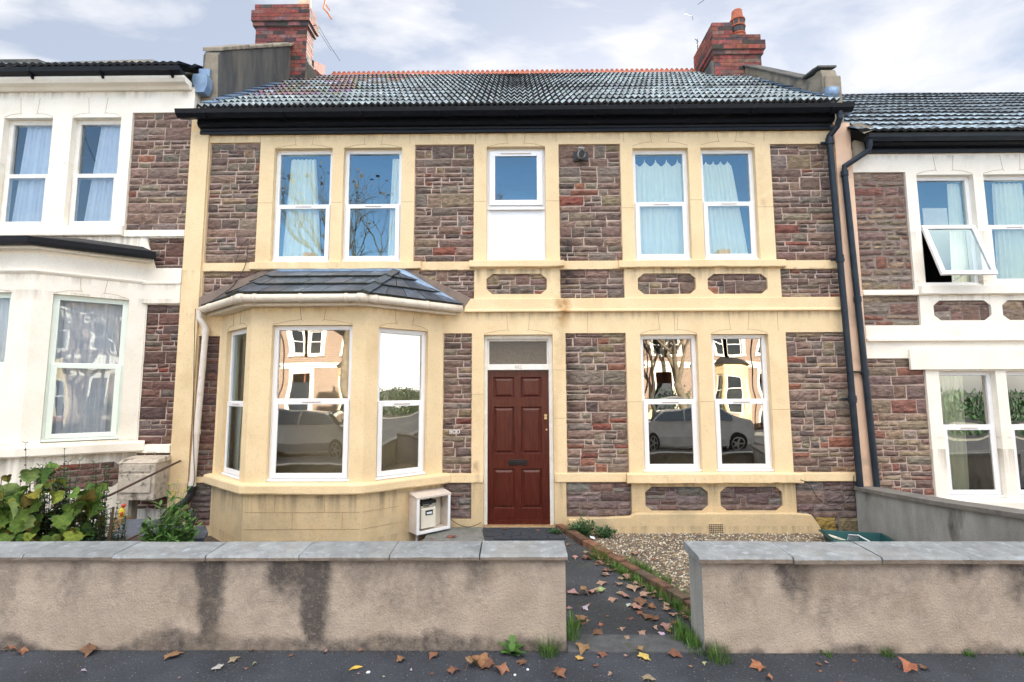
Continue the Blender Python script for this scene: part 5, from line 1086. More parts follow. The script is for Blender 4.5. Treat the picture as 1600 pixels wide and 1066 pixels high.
# ------------------------------------------------------------------ plants
def leafshape(kind):
    if kind == 'vine':      # broad three-lobed leaf with toothed rim
        return [(0.0,0.0),(0.18,-0.12),(0.42,-0.08),(0.52,0.14),(0.44,0.34),(0.58,0.50),(0.40,0.62),(0.30,0.78),(0.12,0.86),(0.0,1.05),(-0.12,0.86),(-0.30,0.78),(-0.40,0.62),(-0.58,0.50),(-0.44,0.34),(-0.52,0.14),(-0.42,-0.08),(-0.18,-0.12)]
    if kind == 'maple':     # five pointed lobes
        out = []
        for k, (a, r_) in enumerate([(-150,.30),(-128,.52),(-112,.66),(-100,.52),(-84,.55),(-70,.74),(-56,.98),(-46,.74),(-34,.70),(-20,.80),(-10,.92),(0,1.12),(10,.90),(20,.78),(34,.68),(46,.76),(56,.95),(70,.72),(84,.56),(100,.50),(112,.62),(128,.50),(150,.28),(180,.16)]):
            out.append((math.sin(R(a))*r_, 0.25+math.cos(R(a))*r_))
        return out
    return [(0,0),(0.16,0.25),(0.2,0.5),(0.12,0.8),(0,1.0),(-0.12,0.8),(-0.2,0.5),(-0.16,0.25)]
def leaf(mb, kind, size, M, rnd, col, curl=0.3, mi=0):
    o = leafshape(kind); cx, cy = 0.0, 0.42 if kind != 'maple' else 0.25; k = len(mb.v); vs = []
    ph = rnd.uniform(0, 6.28); a1 = curl*rnd.uniform(0.5, 1.5); fold = curl*rnd.uniform(-0.6, 1.2)
    def z(x, y):
        r2 = x*x+(y-cy)**2
        return a1*r2*math.cos(2*math.atan2(y-cy, x+1e-6)+ph)*0.8 + fold*abs(x)*0.8 - curl*0.5*r2
    vs.append((cx, cy, z(cx, cy)))
    for q in (0.5, 1.0):
        for (x, y) in o: X = cx+(x-cx)*q; Y = cy+(y-cy)*q; vs.append((X, Y, z(X, Y)+rnd.uniform(-1, 1)*(0.05 if kind == 'maple' else 0.012)*q))
    n = len(o)
    mb.v += [M @ (Vector(v)*size) for v in vs]
    for i in range(n):
        j = (i+1) % n; d = rnd.uniform(0.9, 1.1); c = tuple(t*d for t in col)
        mb.f.append([k, k+1+i, k+1+j]); mb.m.append(mi); mb.c.append(c)
        mb.f.append([k+1+i, k+1+n+i, k+1+n+j, k+1+j]); mb.m.append(mi); mb.c.append(tuple(t*0.93 for t in c))
def mrot(p, rz, rx, ry=0): return Matrix.Translation(p) @ Matrix.Rotation(rz, 4, 'Z') @ Matrix.Rotation(rx, 4, 'X') @ Matrix.Rotation(ry, 4, 'Y')
# vine-like shrub in the left corner
rnd = random.Random(21)
VS = empty('vine_shrub', (-4.1,-1.9,0), 'big-leaved yellow-green vine shrub leaning over the wall at the left edge', 'shrub')
ms, ml = MB(), MB()
tips = []
for k in range(17):
    bx = -4.75+rnd.random()*.85; by = -2.15+rnd.random()*0.45; tx = min(-3.78, bx+rnd.uniform(-.22,.25)); ty = by+rnd.uniform(-.25,.2)
    h_ = 1.08 - 0.5*max(0, (tx+4.05))/0.7 if tx > -4.05 else rnd.uniform(0.85,1.12)
    h_ = max(0.66, h_)+rnd.uniform(-.08,.05)
    path = [(bx,by,0.0),(bx*.6+tx*.4+rnd.uniform(-.06,.06),by*.5+ty*.5,h_*.5),(tx,ty,h_)]; ms.tube(path, [0.009,0.006,0.003], 5); tips.append(path)
def vleaf(p, s=None, c=None):
    s = s or rnd.uniform(0.06,0.145); c = c or rnd.choice([(.6,.66,.66),(.9,.88,.7),(0.3,0.48,0.5),(.9,.66,0.5),(0.55,0.75,0.7),(.8,.5,0.6),(0.35,0.55,0.5),(1.0,1.1,1.9),(.5,.65,.6)])
    leaf(ml, 'vine', s, mrot(p, rnd.uniform(-1.3,1.3)+ (0 if rnd.random()<.75 else 3.1), R(rnd.uniform(195,290)), rnd.uniform(-.5,.5)), rnd, c, 0.7)
for path in tips:
    for k in range(20):
        t = rnd.uniform(0.3,1.0); a, b2, c = [Vector(q) for q in path]; p = a.lerp(b2, t*2) if t < .5 else b2.lerp(c, t*2-1)
        vleaf(p+Vector((rnd.uniform(-.1,.1), rnd.uniform(-.1,.08), rnd.uniform(-.03,.06))))
for k in range(140):
    x = rnd.uniform(-4.65,-3.72); vleaf(Vector((x, rnd.uniform(-2.35,-1.95), rnd.uniform(0.42, 0.66 if x > -3.9 else 0.92))))
ms.build('stem', 'stem', VS); ml.build('foliage', 'leaf_vine', VS)
# dark upright shrub behind it, with leaf whorls up tall stems
rnd = random.Random(22)
DS = empty('dark_shrub', (-4.35,-1.5,0), 'dark green small-leaved shrub with tall spiky shoots behind the vine shrub', 'shrub')
ms, ml = MB(), MB()
def shoot(b0, t0, n, s0):
    b0, t0 = Vector(b0), Vector(t0); ms.tube([b0, b0.lerp(t0,.5)+Vector((rnd.uniform(-.03,.03),0,0)), t0], [.006,.004,.002], 5)
    for k in range(n):
        p = b0.lerp(t0, 0.35+0.65*k/(n-1)); sz = s0*(1.1-0.5*k/n)
        for q in range(4): leaf(ml, 'oval', sz, mrot(p, q*1.57+k*.78+rnd.uniform(-.2,.2), R(rnd.uniform(5,35))), rnd, rnd.choice([(1,1,1),(.7,.8,.8),(1.3,1.3,1.1)]), 0.25)
for (x, y, h_, n, s_) in [(-4.55,-1.62,1.27,13,.055),(-4.18,-1.62,1.21,12,.055),(-4.85,-1.6,1.0,10,.05),(-4.40,-1.6,0.98,10,.055)]: shoot((x+.05,y,0.0),(x-.03,y,h_),n,s_)
for k in range(90):
    x = rnd.uniform(-4.45,-3.62); y = rnd.uniform(-1.85,-1.5); h_ = rnd.uniform(0.72,1.1) if x < -3.85 else rnd.uniform(0.45,0.74)
    shoot((x+rnd.uniform(-.1,.1),y,0.0),(x,y,h_),11,.06)
ms.tube([(-3.62,-1.75,0.0),(-3.63,-1.75,0.35),(-3.60,-1.76,0.72)],[.02,.016,.01],7)
ms.build('stem', 'stem', DS); ml.build('foliage', 'leaf_dark', DS)
# feathery weed with small yellow flowers
rnd = random.Random(23)
def weed(name, loc, h_, rad, n, label, mleaf='grass', flowers=0, ls=0.05, cat='weed', seed=1, bias=(0,0)):
    rnd = random.Random(seed); root = empty(name, loc, label, cat); ms, ml = MB(), MB(); L = Vector(loc); fl = []
    for k in range(n):
        a = rnd.uniform(0, 6.28); r_ = rad*math.sqrt(rnd.random()); hh = h_*rnd.uniform(0.45,1.0)*(1-0.5*r_/rad)
        t0 = L+Vector((math.cos(a)*r_+bias[0]*hh, math.sin(a)*r_*.7+bias[1]*hh, hh)); b0 = L+Vector((math.cos(a)*r_*.3, math.sin(a)*r_*.3, 0))
        mid = b0.lerp(t0,.5)+Vector((rnd.uniform(-.02,.02),rnd.uniform(-.02,.02),0.02)); ms.tube([b0,mid,t0],[.003,.002,.001],4)
        for q in range(rnd.randint(6,10)):
            t = rnd.uniform(.15,1); p = b0.lerp(mid,t*2) if t<.5 else mid.lerp(t0,t*2-1)
            k_ = rnd.uniform(0.6,1.35); leaf(ml, 'oval', ls*rnd.uniform(.6,1.3), mrot(p, rnd.uniform(0,6.28), R(rnd.uniform(-20,60))), rnd, (k_,k_,k_*.9), 0.3)
        if hh > h_*.75: fl.append(t0)
    ms.build('stem', 'grass', root); ml.build('foliage', mleaf, root)
    if flowers:
        for p in sorted(fl, key=lambda v: -v.z)[:flowers]:
            m = MB(); 
            for q in range(7): a = q*.9; m.add([p, p+Vector((math.cos(a)*.014, math.sin(a)*.014-.004, .008)), p+Vector((math.cos(a+.6)*.014, math.sin(a+.6)*.014-.004, .008))], [(0,1,2)])
            m.lathe([(.002,-.002),(.007,.002),(.006,.007)], p, 7); m.build('flower', 'yellow', root)
    return root
weed('flowering_weed', (-3.30,-1.50,-0.01), 1.02, 0.26, 170, 'bushy bright green weed with small yellow flowers beside the drain elbow', 'grass', 10, .075, seed=31, bias=(.08,0))
weed('low_weed', (-3.0,-1.75,-0.01), 0.50, 0.34, 80, 'low green weed spreading along the wall below the bay', 'grass', 0, .07, seed=36)
weed('low_weed', (-3.55,-1.9,-0.01), 0.50, 0.28, 60, 'low green weed spreading between the shrub and the slates', 'grass', 0, .07, seed=37)
weed('leafy_weed', (0.76,-0.26,0.03), 0.30, 0.20, 70, 'leafy green weed at the foot of the wall right of the door', 'leaf_dark', 0, .045, seed=32)
weed('leafy_weed', (1.02,-0.24,0.03), 0.17, 0.15, 40, 'small spreading weed on the gravel beside the plinth end', 'leaf_dark', 0, .04, seed=33)
weed('leafy_weed', (0.44,-0.30,0.08), 0.09, 0.10, 26, 'small green weed on the dark pavers by the door', 'leaf_dark', 0, .03, seed=34)
# dandelion
rnd = random.Random(24)
DD = empty('dandelion', (-0.04,-2.80,0), 'dandelion rosette with long toothed leaves growing at the wall foot', 'weed')
ml = MB()
for k in range(17):
    a = rnd.uniform(0, 6.28) if k > 3 else [1.5,2.2,1.0,2.8][k]; el = rnd.uniform(8,40) if k > 3 else [72,55,50,40][k]; L = rnd.uniform(.07,.11) if k > 3 else [.19,.13,.13,.11][k]
    M = mrot((-0.04,-2.80,0.008), a-1.57, R(el)); n = 9
    c = rnd.choice([(.62,.7,.6),(.5,.55,.6),(.85,.85,.6)])
    for i in range(n):
        t0, t1 = i/n, (i+1)/n; w0 = .022*math.sin(min(1,t0*1.25+.15)*2.6)*(0.65 if i%2 else 1.1)+.003; w1 = .022*math.sin(min(1,t1*1.25+.15)*2.6)*(1.1 if i%2 else .65)+.002
        z0_, z1_ = -.35*t0*t0*L*math.sin(R(el)), -.35*t1*t1*L*math.sin(R(el))
        ml.add([M@Vector(p) for p in [(-w0,L*t0,z0_+.004),(0,L*t0,z0_),(w0,L*t0,z0_+.004),(-w1,L*t1,z1_+.004),(0,L*t1,z1_),(w1,L*t1,z1_+.004)]], [(0,1,4,3),(1,2,5,4)], 0, c)
ml.build('leaf_rosette', 'grass', DD)
def tuft(mb, x, y, z, n, h_, r_, rnd, droop=0.5):
    for k in range(n):
        a = rnd.uniform(0,6.28); q = r_*math.sqrt(rnd.random())*.5; L = h_*rnd.uniform(.5,1.1); lean = rnd.uniform(.15,1.0); w_ = rnd.uniform(.0012,.0024)
        b0 = Vector((x+math.cos(a)*q, y+math.sin(a)*q, z-.005)); d = Vector((math.cos(a),math.sin(a),0)); s = Vector((-d.y,d.x,0)).lerp(Vector((1,0,0)), .4).normalized()*w_
        pts = [b0+d*L*lean*t*.7+Vector((0,0,L*(t-droop*lean*t*t))) for t in (0,.35,.7,1)]
        k_ = rnd.uniform(.6,1.6); c = (k_,k_,k_*.8) if rnd.random() < .88 else (2.6,1.6,2.2)
        vs = []
        for i, p in enumerate(pts): f = (1,1,.7,.1)[i]; vs += [p-s*f, p+s*f]
        mb.add(vs, [(0,1,3,2),(2,3,5,4),(4,5,7,6)], 0, c)
def grass_tuft(x, y, z, n, h_, r_, label, seed):
    m = MB(); tuft(m, x, y, z, n, h_, r_, random.Random(seed)); single(m, 'grass_tuft', 'grass', (x,y,z), label, 'grass')
grass_tuft(0.20,-2.80,0,150,.17,.12,'grass tuft sprouting at the right-hand corner of the left wall',41)
grass_tuft(0.37,-2.62,.01,110,.17,.10,'grass tuft hugging the end of the left wall inside the gate',42)
grass_tuft(0.40,-2.42,.01,120,.12,.12,'smaller grass tuft behind the end of the left wall',49)
grass_tuft(1.30,-2.86,0,160,.13,.16,'grass tuft spilling onto the pavement at the left corner of the right wall',43)
grass_tuft(0.83,-1.05,.05,260,.15,.20,'thick round grass clump on the path against the brick edging halfway',44)
grass_tuft(2.03,-2.81,0,45,.07,.06,'small grass sprout at the foot of the right wall, nearest the gate',45)
grass_tuft(2.42,-2.81,0,80,.08,.07,'grass sprout under the middle of the right wall',46)
grass_tuft(2.95,-2.81,0,60,.06,.06,'grass sprout at the foot of the right wall under a dark streak',47)
grass_tuft(3.32,-2.81,0,40,.05,.06,'tiny grass sprout farthest right at the wall foot',48)
rnd = random.Random(25); m = MB()
for k in range(130):
    t = rnd.uniform(1.25, acc[-1]); p, d = epos(t); nrm = Vector((d.y, -d.x, 0)); nrm = nrm if nrm.x < 0 else -nrm; s_ = 1 if rnd.random() < .5 else -1
    q = p + nrm*s_*(0.075+rnd.random()*.07); tuft(m, q.x, q.y, pathz(q.y)+.0, 22, .10, .07, rnd)
for k in range(20): tuft(m, 1.19+rnd.uniform(-.10,.03), -2.45-rnd.random()*.36, .01, 24, .12, .06, rnd)
tag(m.build('grass', 'grass', None), kind='stuff')
# ------------------------------------------------------------------ fallen leaves
LEAVES = [(-3.44, -2.76, 0.012, 0.152, 'o'), (-3.33, -2.8, 0.012, 0.107, 'o'), (-3.32, -2.72, 0.012, 0.11, 'r'), (-2.85, -2.78, 0.012, 0.194, 'r'), (-2.29, -2.83, 0.012, 0.169, 'o'), (-2.71, -3.03, 0.012, 0.048, 'w'), (-1.83, -2.89, 0.012, 0.124, 'p'), (-1.89, -3.0, 0.012, 0.104, 'w'), (-2.06, -3.09, 0.012, 0.031, 'p'), (-1.7, -3.0, 0.012, 0.04, 'o'), (-1.79, -2.77, 0.012, 0.043, 'o'), (-1.5, -2.83, 0.012, 0.051, 'd'), (-1.28, -2.8, 0.012, 0.06, 'p'), (-1.06, -2.77, 0.012, 0.052, 'o'), (-0.77, -2.89, 0.012, 0.116, 'o'), (-0.56, -2.83, 0.012, 0.109, 'r'), (-1.68, -2.94, 0.012, 0.045, 'g'), (-0.25, -2.89, 0.012, 0.215, 'o'), (-0.3, -2.98, 0.012, 0.136, 'o'), (-0.18, -2.96, 0.012, 0.162, 'r'), (-0.39, -3.03, 0.012, 0.118, 'r'), (-0.11, -2.99, 0.012, 0.144, 'o'), (0.04, -2.92, 0.012, 0.098, 'r'), (0.24, -3.05, 0.012, 0.141, 'r'), (-0.53, -3.04, 0.012, 0.039, 'r'), (0.55, -0.69, 0.08, 0.069, 'o'), (0.68, -1.07, 0.067, 0.155, 'r'), (0.72, -0.92, 0.072, 0.106, 'p'), (0.81, -1.5, 0.052, 0.094, 'p'), (0.97, -1.37, 0.056, 0.085, 'o'), (0.75, -1.67, 0.046, 0.125, 'p'), (0.98, -1.56, 0.05, 0.151, 'p'), (0.88, -1.71, 0.044, 0.112, 'p'), (0.46, -1.89, 0.038, 0.14, 'p'), (0.54, -1.9, 0.037, 0.129, 'o'), (0.65, -1.88, 0.038, 0.162, 'p'), (0.72, -1.83, 0.04, 0.153, 'g'), (0.88, -1.95, 0.036, 0.138, 'p'), (1.0, -1.78, 0.042, 0.166, 'p'), (1.06, -1.88, 0.038, 0.141, 'p'), (0.92, -2.15, 0.029, 0.152, 'p'), (1.02, -2.07, 0.032, 0.165, 'r'), (0.52, -2.15, 0.029, 0.101, 'w'), (0.41, -2.16, 0.028, 0.071, 'p'), (0.5, -2.32, 0.023, 0.145, 'o'), (0.97, -2.3, 0.023, 0.146, 'r'), (1.04, -2.34, 0.022, 0.106, 'r'), (1.09, -2.43, 0.019, 0.113, 'p'), (0.99, -2.46, 0.018, 0.07, 'p'), (1.16, -2.41, 0.03, 0.085, 'r'), (0.57, -2.56, 0.014, 0.118, 'r'), (0.44, -2.75, 0.012, 0.138, 'o'), (0.39, -2.87, 0.012, 0.091, 'y'), (0.55, -2.81, 0.012, 0.101, 'r'), (0.71, -2.84, 0.012, 0.05, 'p'), (0.81, -2.86, 0.012, 0.133, 'y'), (1.02, -2.8, 0.012, 0.161, 'r'), (0.78, -3.11, 0.012, 0.123, 'p'), (1.25, -0.89, 0.03, 0.187, 'p'), (1.39, -0.99, 0.03, 0.144, 'r'), (0.69, -2.28, 0.024, 0.044, 'r'), (-0.14, -0.14, 0.097, 0.092, 'r'), (0.25, -0.17, 0.097, 0.076, 'r'), (-0.75, -0.43, 0.09, 0.146, 'r'), (-0.97, -0.5, 0.087, 0.13, 'r'), (-1.04, -0.56, 0.085, 0.1, 'r'), (-0.84, -0.58, 0.084, 0.085, 'r'), (1.52, -2.96, 0.012, 0.145, 'o'), (1.9, -2.93, 0.012, 0.061, 'r'), (2.44, -2.98, 0.012, 0.151, 'o'), (2.52, -2.97, 0.012, 0.088, 'r'), (2.16, -2.89, 0.012, 0.049, 'r'), (1.51, -3.08, 0.012, 0.077, 'o'), (1.92, -3.12, 0.012, 0.038, 'r'), (1.96, -2.91, 0.012, 0.041, 'p'), (0.78, -1.99, 0.034, 0.105, 'p'), (0.89, -2.09, 0.031, 0.092, 'w'), (0.95, -2.22, 0.026, 0.08, 'r'), (1.05, -2.13, 0.029, 0.102, 'r'), (1.02, -2.55, 0.015, 0.064, 'w'), (0.86, -1.89, 0.038, 0.097, 'p'), (1.09, -2.5, 0.016, 0.074, 'o'), (0.57, -2.1, 0.03, 0.062, 'r'), (1.18, -2.92, 0.012, 0.049, 'g'), (-0.98, -3.05, 0.012, 0.031, 'p'), (-0.67, -3.01, 0.012, 0.032, 'w'), (-0.82, -3.08, 0.012, 0.027, 'g'), (1.08, -2.96, 0.012, 0.04, 'o'), (0.49, -2.96, 0.012, 0.056, 'r'), (0.57, -3.05, 0.012, 0.047, 'p')]
LC = {'o':(.33,.165,.085),'r':(.20,.09,.055),'p':(.36,.25,.20),'w':(.46,.46,.50),'d':(.16,.09,.06),'g':(.36,.44,.24),'y':(.56,.42,.13)}
CN = {'o':'orange-brown','r':'russet brown','p':'pale pinkish','w':'whitish','d':'dark brown','g':'pale green','y':'yellowish'}
rnd = random.Random(31); proto = {}
def leafmesh(c, v):
    if (c, v) not in proto:
        m = MB(); r2 = random.Random(v*7+ord(c)); leaf(m, 'maple', 0.5, Matrix.Identity(4), r2, tuple(t*r2.uniform(.85,1.15) for t in LC[c]), r2.uniform(.35,.9))
        zmin = min(q.z for q in m.v)
        m.v = [Vector((q.x, q.y-.12, q.z-zmin*.6)) for q in m.v]
        m.tube([(0,0.0-.12,.0-zmin*.6),(0.02,-.16-.12,.01),(.03,-.38,.03)], .008, 4, 0, LC[c]); o = m.build('fallen_leaf', 'leaf_fallen', None); proto[(c, v)] = o; return o, True
    return proto[(c, v)], False
def zone(x, y):
    if x < -0.45 and y > -1.2: return 'on the slab under the meter box'
    if y > -0.75: return 'near the front door'
    if y > -2.62 or (y > -2.75 and 0.35 < x < 1.2):
        if x > edgex(y)+.05: return 'on the gravel'
        if x > edgex(y)-.28: return 'by the edging ' + ('near the gate' if y < -2.0 else 'halfway up' if y < -1.3 else 'toward the door')
        return 'on the path ' + ('just inside the gate' if y < -2.1 else 'halfway up' if y < -1.5 else 'toward the door')
    for lim, t in ((-2.6,'on the pavement below the shrubs'),(-1.6,'on the pavement below the bay'),(-.95,'on the pavement below the meter box'),(-.1,'left of the dandelion'),(.35,'by the left wall corner'),(1.22,'in the gateway'),(2.3,'on the pavement below the right wall')):
        if x < lim: return t
    return 'on the pavement far right'
cnt = {}
items = []
extra = []
r3 = random.Random(77)
for k in range(58):
    t = r3.uniform(1.0, acc[-1]-.1); p, d = epos(t); items.append((p.x-.08-abs(r3.gauss(0,.09)), p.y, pathz(p.y)+.015, r3.uniform(.05,.12), r3.choice('oprpprdp')))
for k in range(26): items.append((r3.uniform(-3.6,3.3), r3.uniform(-3.08,-2.80), .006, r3.uniform(.014,.035), r3.choice('oprdd')))
for k in range(8): items.append((r3.uniform(.36,.9), r3.uniform(-2.78,-2.3), .012, r3.uniform(.05,.10), r3.choice('orp')))
items = list(LEAVES) + items
big = lambda s: 'large' if s > .14 else 'small' if s < .075 else 'medium'
keys = {}
for it in items: keys.setdefault((big(it[3]), it[4], zone(it[0], it[1])), []).append(it)
ORD = ['nearest the road']+[w_+' nearest the road' for w_ in ('second','third','fourth','fifth','sixth','seventh','eighth','ninth','tenth','eleventh','twelfth')]
for (bg_, c, z_), lst_ in keys.items():
    lst_.sort(key=lambda q: q[1])
    for i, (x, y, z, s, cc) in enumerate(lst_):
        o, fresh = leafmesh(c, rnd.randrange(9))
        if not fresh: o = o.copy(); COL.objects.link(o)
        o.location = (x, y, z-.004); q = s*(1.0 if y > -2.62 else 0.92); o.scale = (q, q*rnd.uniform(.75,1), q*rnd.uniform(.25,.7)); o.rotation_euler = (rnd.uniform(-.07,.07), rnd.uniform(-.07,.07), rnd.uniform(0, 6.28))
        lab = f'{bg_} {CN[c]} fallen leaf {z_}' + (f', {ORD[min(i,11)]}' if len(lst_) > 1 else '')
        tag(o, lab, 'leaf', 'fallen leaves on the pavement and path')
for i, (x, y, lab) in enumerate([(-0.93,-3.02,'round pale blue spot of chewing gum or plastic on the pavement'),(0.06,-2.99,'white pebble right of the dandelion on the pavement'),(-0.02,-3.05,'white chip nearest the camera below the dandelion')]):
    m = MB(); m.lathe([(.012,0),(.013,.003),(.008,.006)] if i == 0 else [(.007,0),(.009,.005),(.004,.009)], (x,y,0), 9); single(m, 'litter' if i == 0 else 'pebble', 'white_paper', (x,y,0), lab, 'litter' if i == 0 else 'pebble')
m = MB(); m.box(-.03,.03,-.02,.02,-.003,.003); m.T = None; o = m.build('snack_wrapper', 'white_paper', None); o.location = (0.86,-0.36,.06); o.rotation_euler = (.5,.3,.4); tag(o, 'crumpled white and blue wrapper between the weeds right of the door', 'litter')
m = MB(); leaf(m, 'oval', .09, mrot((-1.06,-3.0,.006), -1.1, .05), random.Random(1), (.7,.48,.08), .2); single(m, 'twig_leaf', 'leaf_fallen', (-1.06,-3.0,0), 'thin bright yellow leaf lying on the pavement below the meter box', 'leaf')

# grit and crumbs along the wall foot and over the pavement
rnd = random.Random(61); m = MB()
for k in range(2600):
    if k < 1300:
        x = rnd.uniform(-3.7, 3.5); y = (-2.765 if x < .33 else -2.795)-abs(rnd.gauss(0,.018)); c = rnd.choice([(.03,.025,.02),(.06,.05,.04),(.10,.08,.06),(.02,.02,.02)]); r_ = rnd.uniform(.002,.006)
        if .33 < x < 1.24: continue
    else:
        x = rnd.uniform(-3.7, 3.5); y = rnd.uniform(-3.3, -2.8); c = rnd.choice([(.25,.25,.26),(.14,.13,.12),(.05,.045,.04),(.35,.34,.33),(.12,.07,.04)]); r_ = rnd.uniform(.0012,.0032)
    m.add([(x-r_,y-r_*.6,0),(x+r_,y-r_*.5,0),(x+r_*.1,y+r_,0),(x,y,r_*1.2)], [(0,1,3),(1,2,3),(2,0,3)], 0, c)
for k in range(1500):
    y = rnd.uniform(-2.55,-.2); x = rnd.uniform(.3, edgex(y)-.05) if rnd.random() < .5 else edgex(y)-.06-abs(rnd.gauss(0,.09)); r_ = rnd.uniform(.0015,.005); z = pathz(y)+.004; c = rnd.choice([(.3,.28,.25),(.10,.07,.05),(.05,.04,.03),(.2,.12,.07),(.06,.08,.03)])
    m.add([(x-r_,y-r_*.6,z),(x+r_,y-r_*.5,z),(x+r_*.1,y+r_,z),(x,y,z+r_*1.2)], [(0,1,3),(1,2,3),(2,0,3)], 0, c)
tag(m.build('grit', 'gravel', None), kind='stuff')
# ------------------------------------------------------------------ across the road, behind the photographer (seen in the window reflections)
def brick_mat(name, c1, c2, mortar):
    m = bpy.data.materials.new(name); m.use_nodes = True; t = m.node_tree; b = t.nodes['Principled BSDF']; geo = N(t, 'ShaderNodeNewGeometry')
    sp_ = N(t, 'ShaderNodeSeparateXYZ'); cb_ = N(t, 'ShaderNodeCombineXYZ'); t.links.new(geo.outputs['Position'], sp_.inputs[0]); t.links.new(math_node(t, 'ADD', sp_.outputs[0], sp_.outputs[1]), cb_.inputs[0]); t.links.new(sp_.outputs[2], cb_.inputs[1])
    br_ = N(t, 'ShaderNodeTexBrick'); br_.inputs['Scale'].default_value = 3.2; br_.inputs['Color1'].default_value = (*c1, 1); br_.inputs['Color2'].default_value = (*c2, 1); br_.inputs['Mortar'].default_value = (*mortar, 1); br_.inputs['Mortar Size'].default_value = 0.03
    t.links.new(cb_.outputs[0], br_.inputs[0]); t.links.new(br_.outputs[0], b.inputs['Base Color']); b.inputs['Roughness'].default_value = 0.9; MATS[name] = m
brick_mat('far_stone', (0.28,0.20,0.16), (0.20,0.14,0.12), (0.42,0.34,0.27))
mat('far_hedge', (0.03,0.06,0.02), (0.06,0.10,0.03), 5, 0.9, 0.8, 12)
mat('far_brick', (0.34,0.13,0.08), (0.26,0.10,0.06), 20, 0.9)
FT = Matrix.Translation((0, -17.5, 0)) @ Matrix.Rotation(math.pi, 4, 'Z')
def far_house():
    root = empty('terraced_house', (0, -17.5, 0)); T = FT; W_ = 2.75
    m = MB(T); ops = [(-2.2,-1.5,3.5,5.0),(-1.3,-0.6,3.5,5.0),(0.7,1.3,3.5,5.0),(1.6,2.2,3.5,5.0),(1.2,2.1,0.1,2.6)]
    cells(m, -W_, W_, -0.1, 5.6, [(*o_, .15) for o_ in ops], 0, .15); m.build('wall', 'far_stone', root)
    m = MB(T)
    for (a, b2, c, d) in ops:
        m.box(a-.22,a,-.03,-.002,c-.1,d+.25); m.box(b2,b2+.22 if b2 != -1.5 else b2+.2,-.03,-.002,c-.1,d+.25); m.box(a,b2,-.03,-.002,d,d+.25); 
        if c > 1: m.box(a-.25,b2+.25,-.08,-.031,c-.12,c)
    m.box(-W_,W_,-.05,-.031,2.85,3.1); m.box(-W_,W_,-.12,-.031,5.35,5.6); m.build('trim', 'white_render', root)
    m = MB(T)
    for (a, b2, c, d) in ops[:4]:
        zm = (c+d)/2
        for q in ((a,a+.06,c,d),(b2-.06,b2,c,d),(a+.06,b2-.06,d-.06,d),(a+.06,b2-.06,c,c+.06),(a+.06,b2-.06,zm-.03,zm+.03)): m.box(q[0],q[1],.06,.12,q[2],q[3])
        win = m.build('window', 'upvc', root); p_ = MB(T); p_.box(a+.05,b2-.05,.10,.105,c+.05,d-.05); p_.build('pane', 'car_glass', win); m = MB(T)
    m.box(1.2,2.1,.08,.13,.1,2.1); m.build('door', 'pipe_blue_black', root); 
    bp = [(-2.5,0),(-1.95,-.75),(-.85,-.75),(-.3,0)]
    m = MB()
    for a, b2 in zip(bp, bp[1:]):
        F_, L_b = frame(a, b2); F2 = T @ F_; mm = MB(F2); cells(mm, 0, L_b, -.1, 2.95, [(.16,L_b-.16,.85,2.5,.12)], 0, .12); m.v_off = len(m.v)
        k = len(m.v); m.v += mm.v; m.f += [[i+k for i in f] for f in mm.f]; m.m += mm.m; m.c += mm.c
    m.build('bay', 'cream', root)
    for a, b2 in zip(bp, bp[1:]):
        F_, L_b = frame(a, b2); mm = MB(T @ F_)
        for q in ((.16,.22,.85,2.5),(L_b-.22,L_b-.16,.85,2.5),(.22,L_b-.22,2.44,2.5),(.22,L_b-.22,.85,.91),(.22,L_b-.22,1.7,1.76)): mm.box(q[0],q[1],.05,.1,q[2],q[3])
        win = mm.build('window', 'upvc', root); mm = MB(T @ F_); mm.box(.2,L_b-.2,.08,.085,.9,2.46); mm.build('pane', 'car_glass', win)
    m = MB(T); m.add([(-2.65,-.05,2.95),(-2.0,-.9,2.95),(-.8,-.9,2.95),(-.15,-.05,2.95),(-.9,-.02,3.35),(-1.9,-.02,3.35)], [(0,1,5),(1,2,4,5),(2,3,4),(3,2,1,0)]); m.build('bay_roof', 'tile_dark', root)
    m = MB(T); m.add([(-W_,-.3,5.6),(W_,-.3,5.6),(W_,3.0,7.9),(-W_,3.0,7.9),(W_,6.3,5.6),(-W_,6.3,5.6)], [(0,1,2,3),(3,2,4,5)]); m.build('roof', 'tile_dark', root)
    m = MB(T); m.box(-W_-.2,-W_+.5,2.6,3.4,7.2,8.9); ch_ = m.build('chimney', 'far_brick', root)
    m = MB(T); m.box(-W_,W_,6.0,6.2,-.1,5.6); m.build('rear_wall', 'far_brick', root)
    return root
mat('car_white', (0.78,0.79,0.8), None, 3, 0.25)
fh = far_house()
def copy_tree(o, parent=None):
    c = o.copy(); COL.objects.link(c); c.parent = parent
    for ch_ in [q for q in bpy.data.objects if q.parent == o]: copy_tree(ch_, c)
    return c
xs_ = [-13.8,-8.2,-2.6,3.0,8.6,14.2]; nm_ = ['leftmost','second','third','fourth','fifth','rightmost']
for i, x in enumerate(xs_):
    o = fh if i == 0 else copy_tree(fh)
    o.location = (x, -17.5, 0); tag(o, f'sunlit terraced house across the road, {nm_[i]} as seen from the photographed houses', 'house', 'terraced houses across the road')
for i, x in enumerate(xs_):
    m = MB(); m.box(x-2.7, x+1.0, -15.62, -15.4, 0, 0.85); m.box(x-2.74, x+1.04, -15.66, -15.36, 0.851, 0.92); single(m, 'garden_wall', 'far_brick' if i % 2 else 'wall_render', (x-.8,-15.5,0), f'low front wall across the road before the {nm_[i]} house', 'wall', 'garden walls across the road')
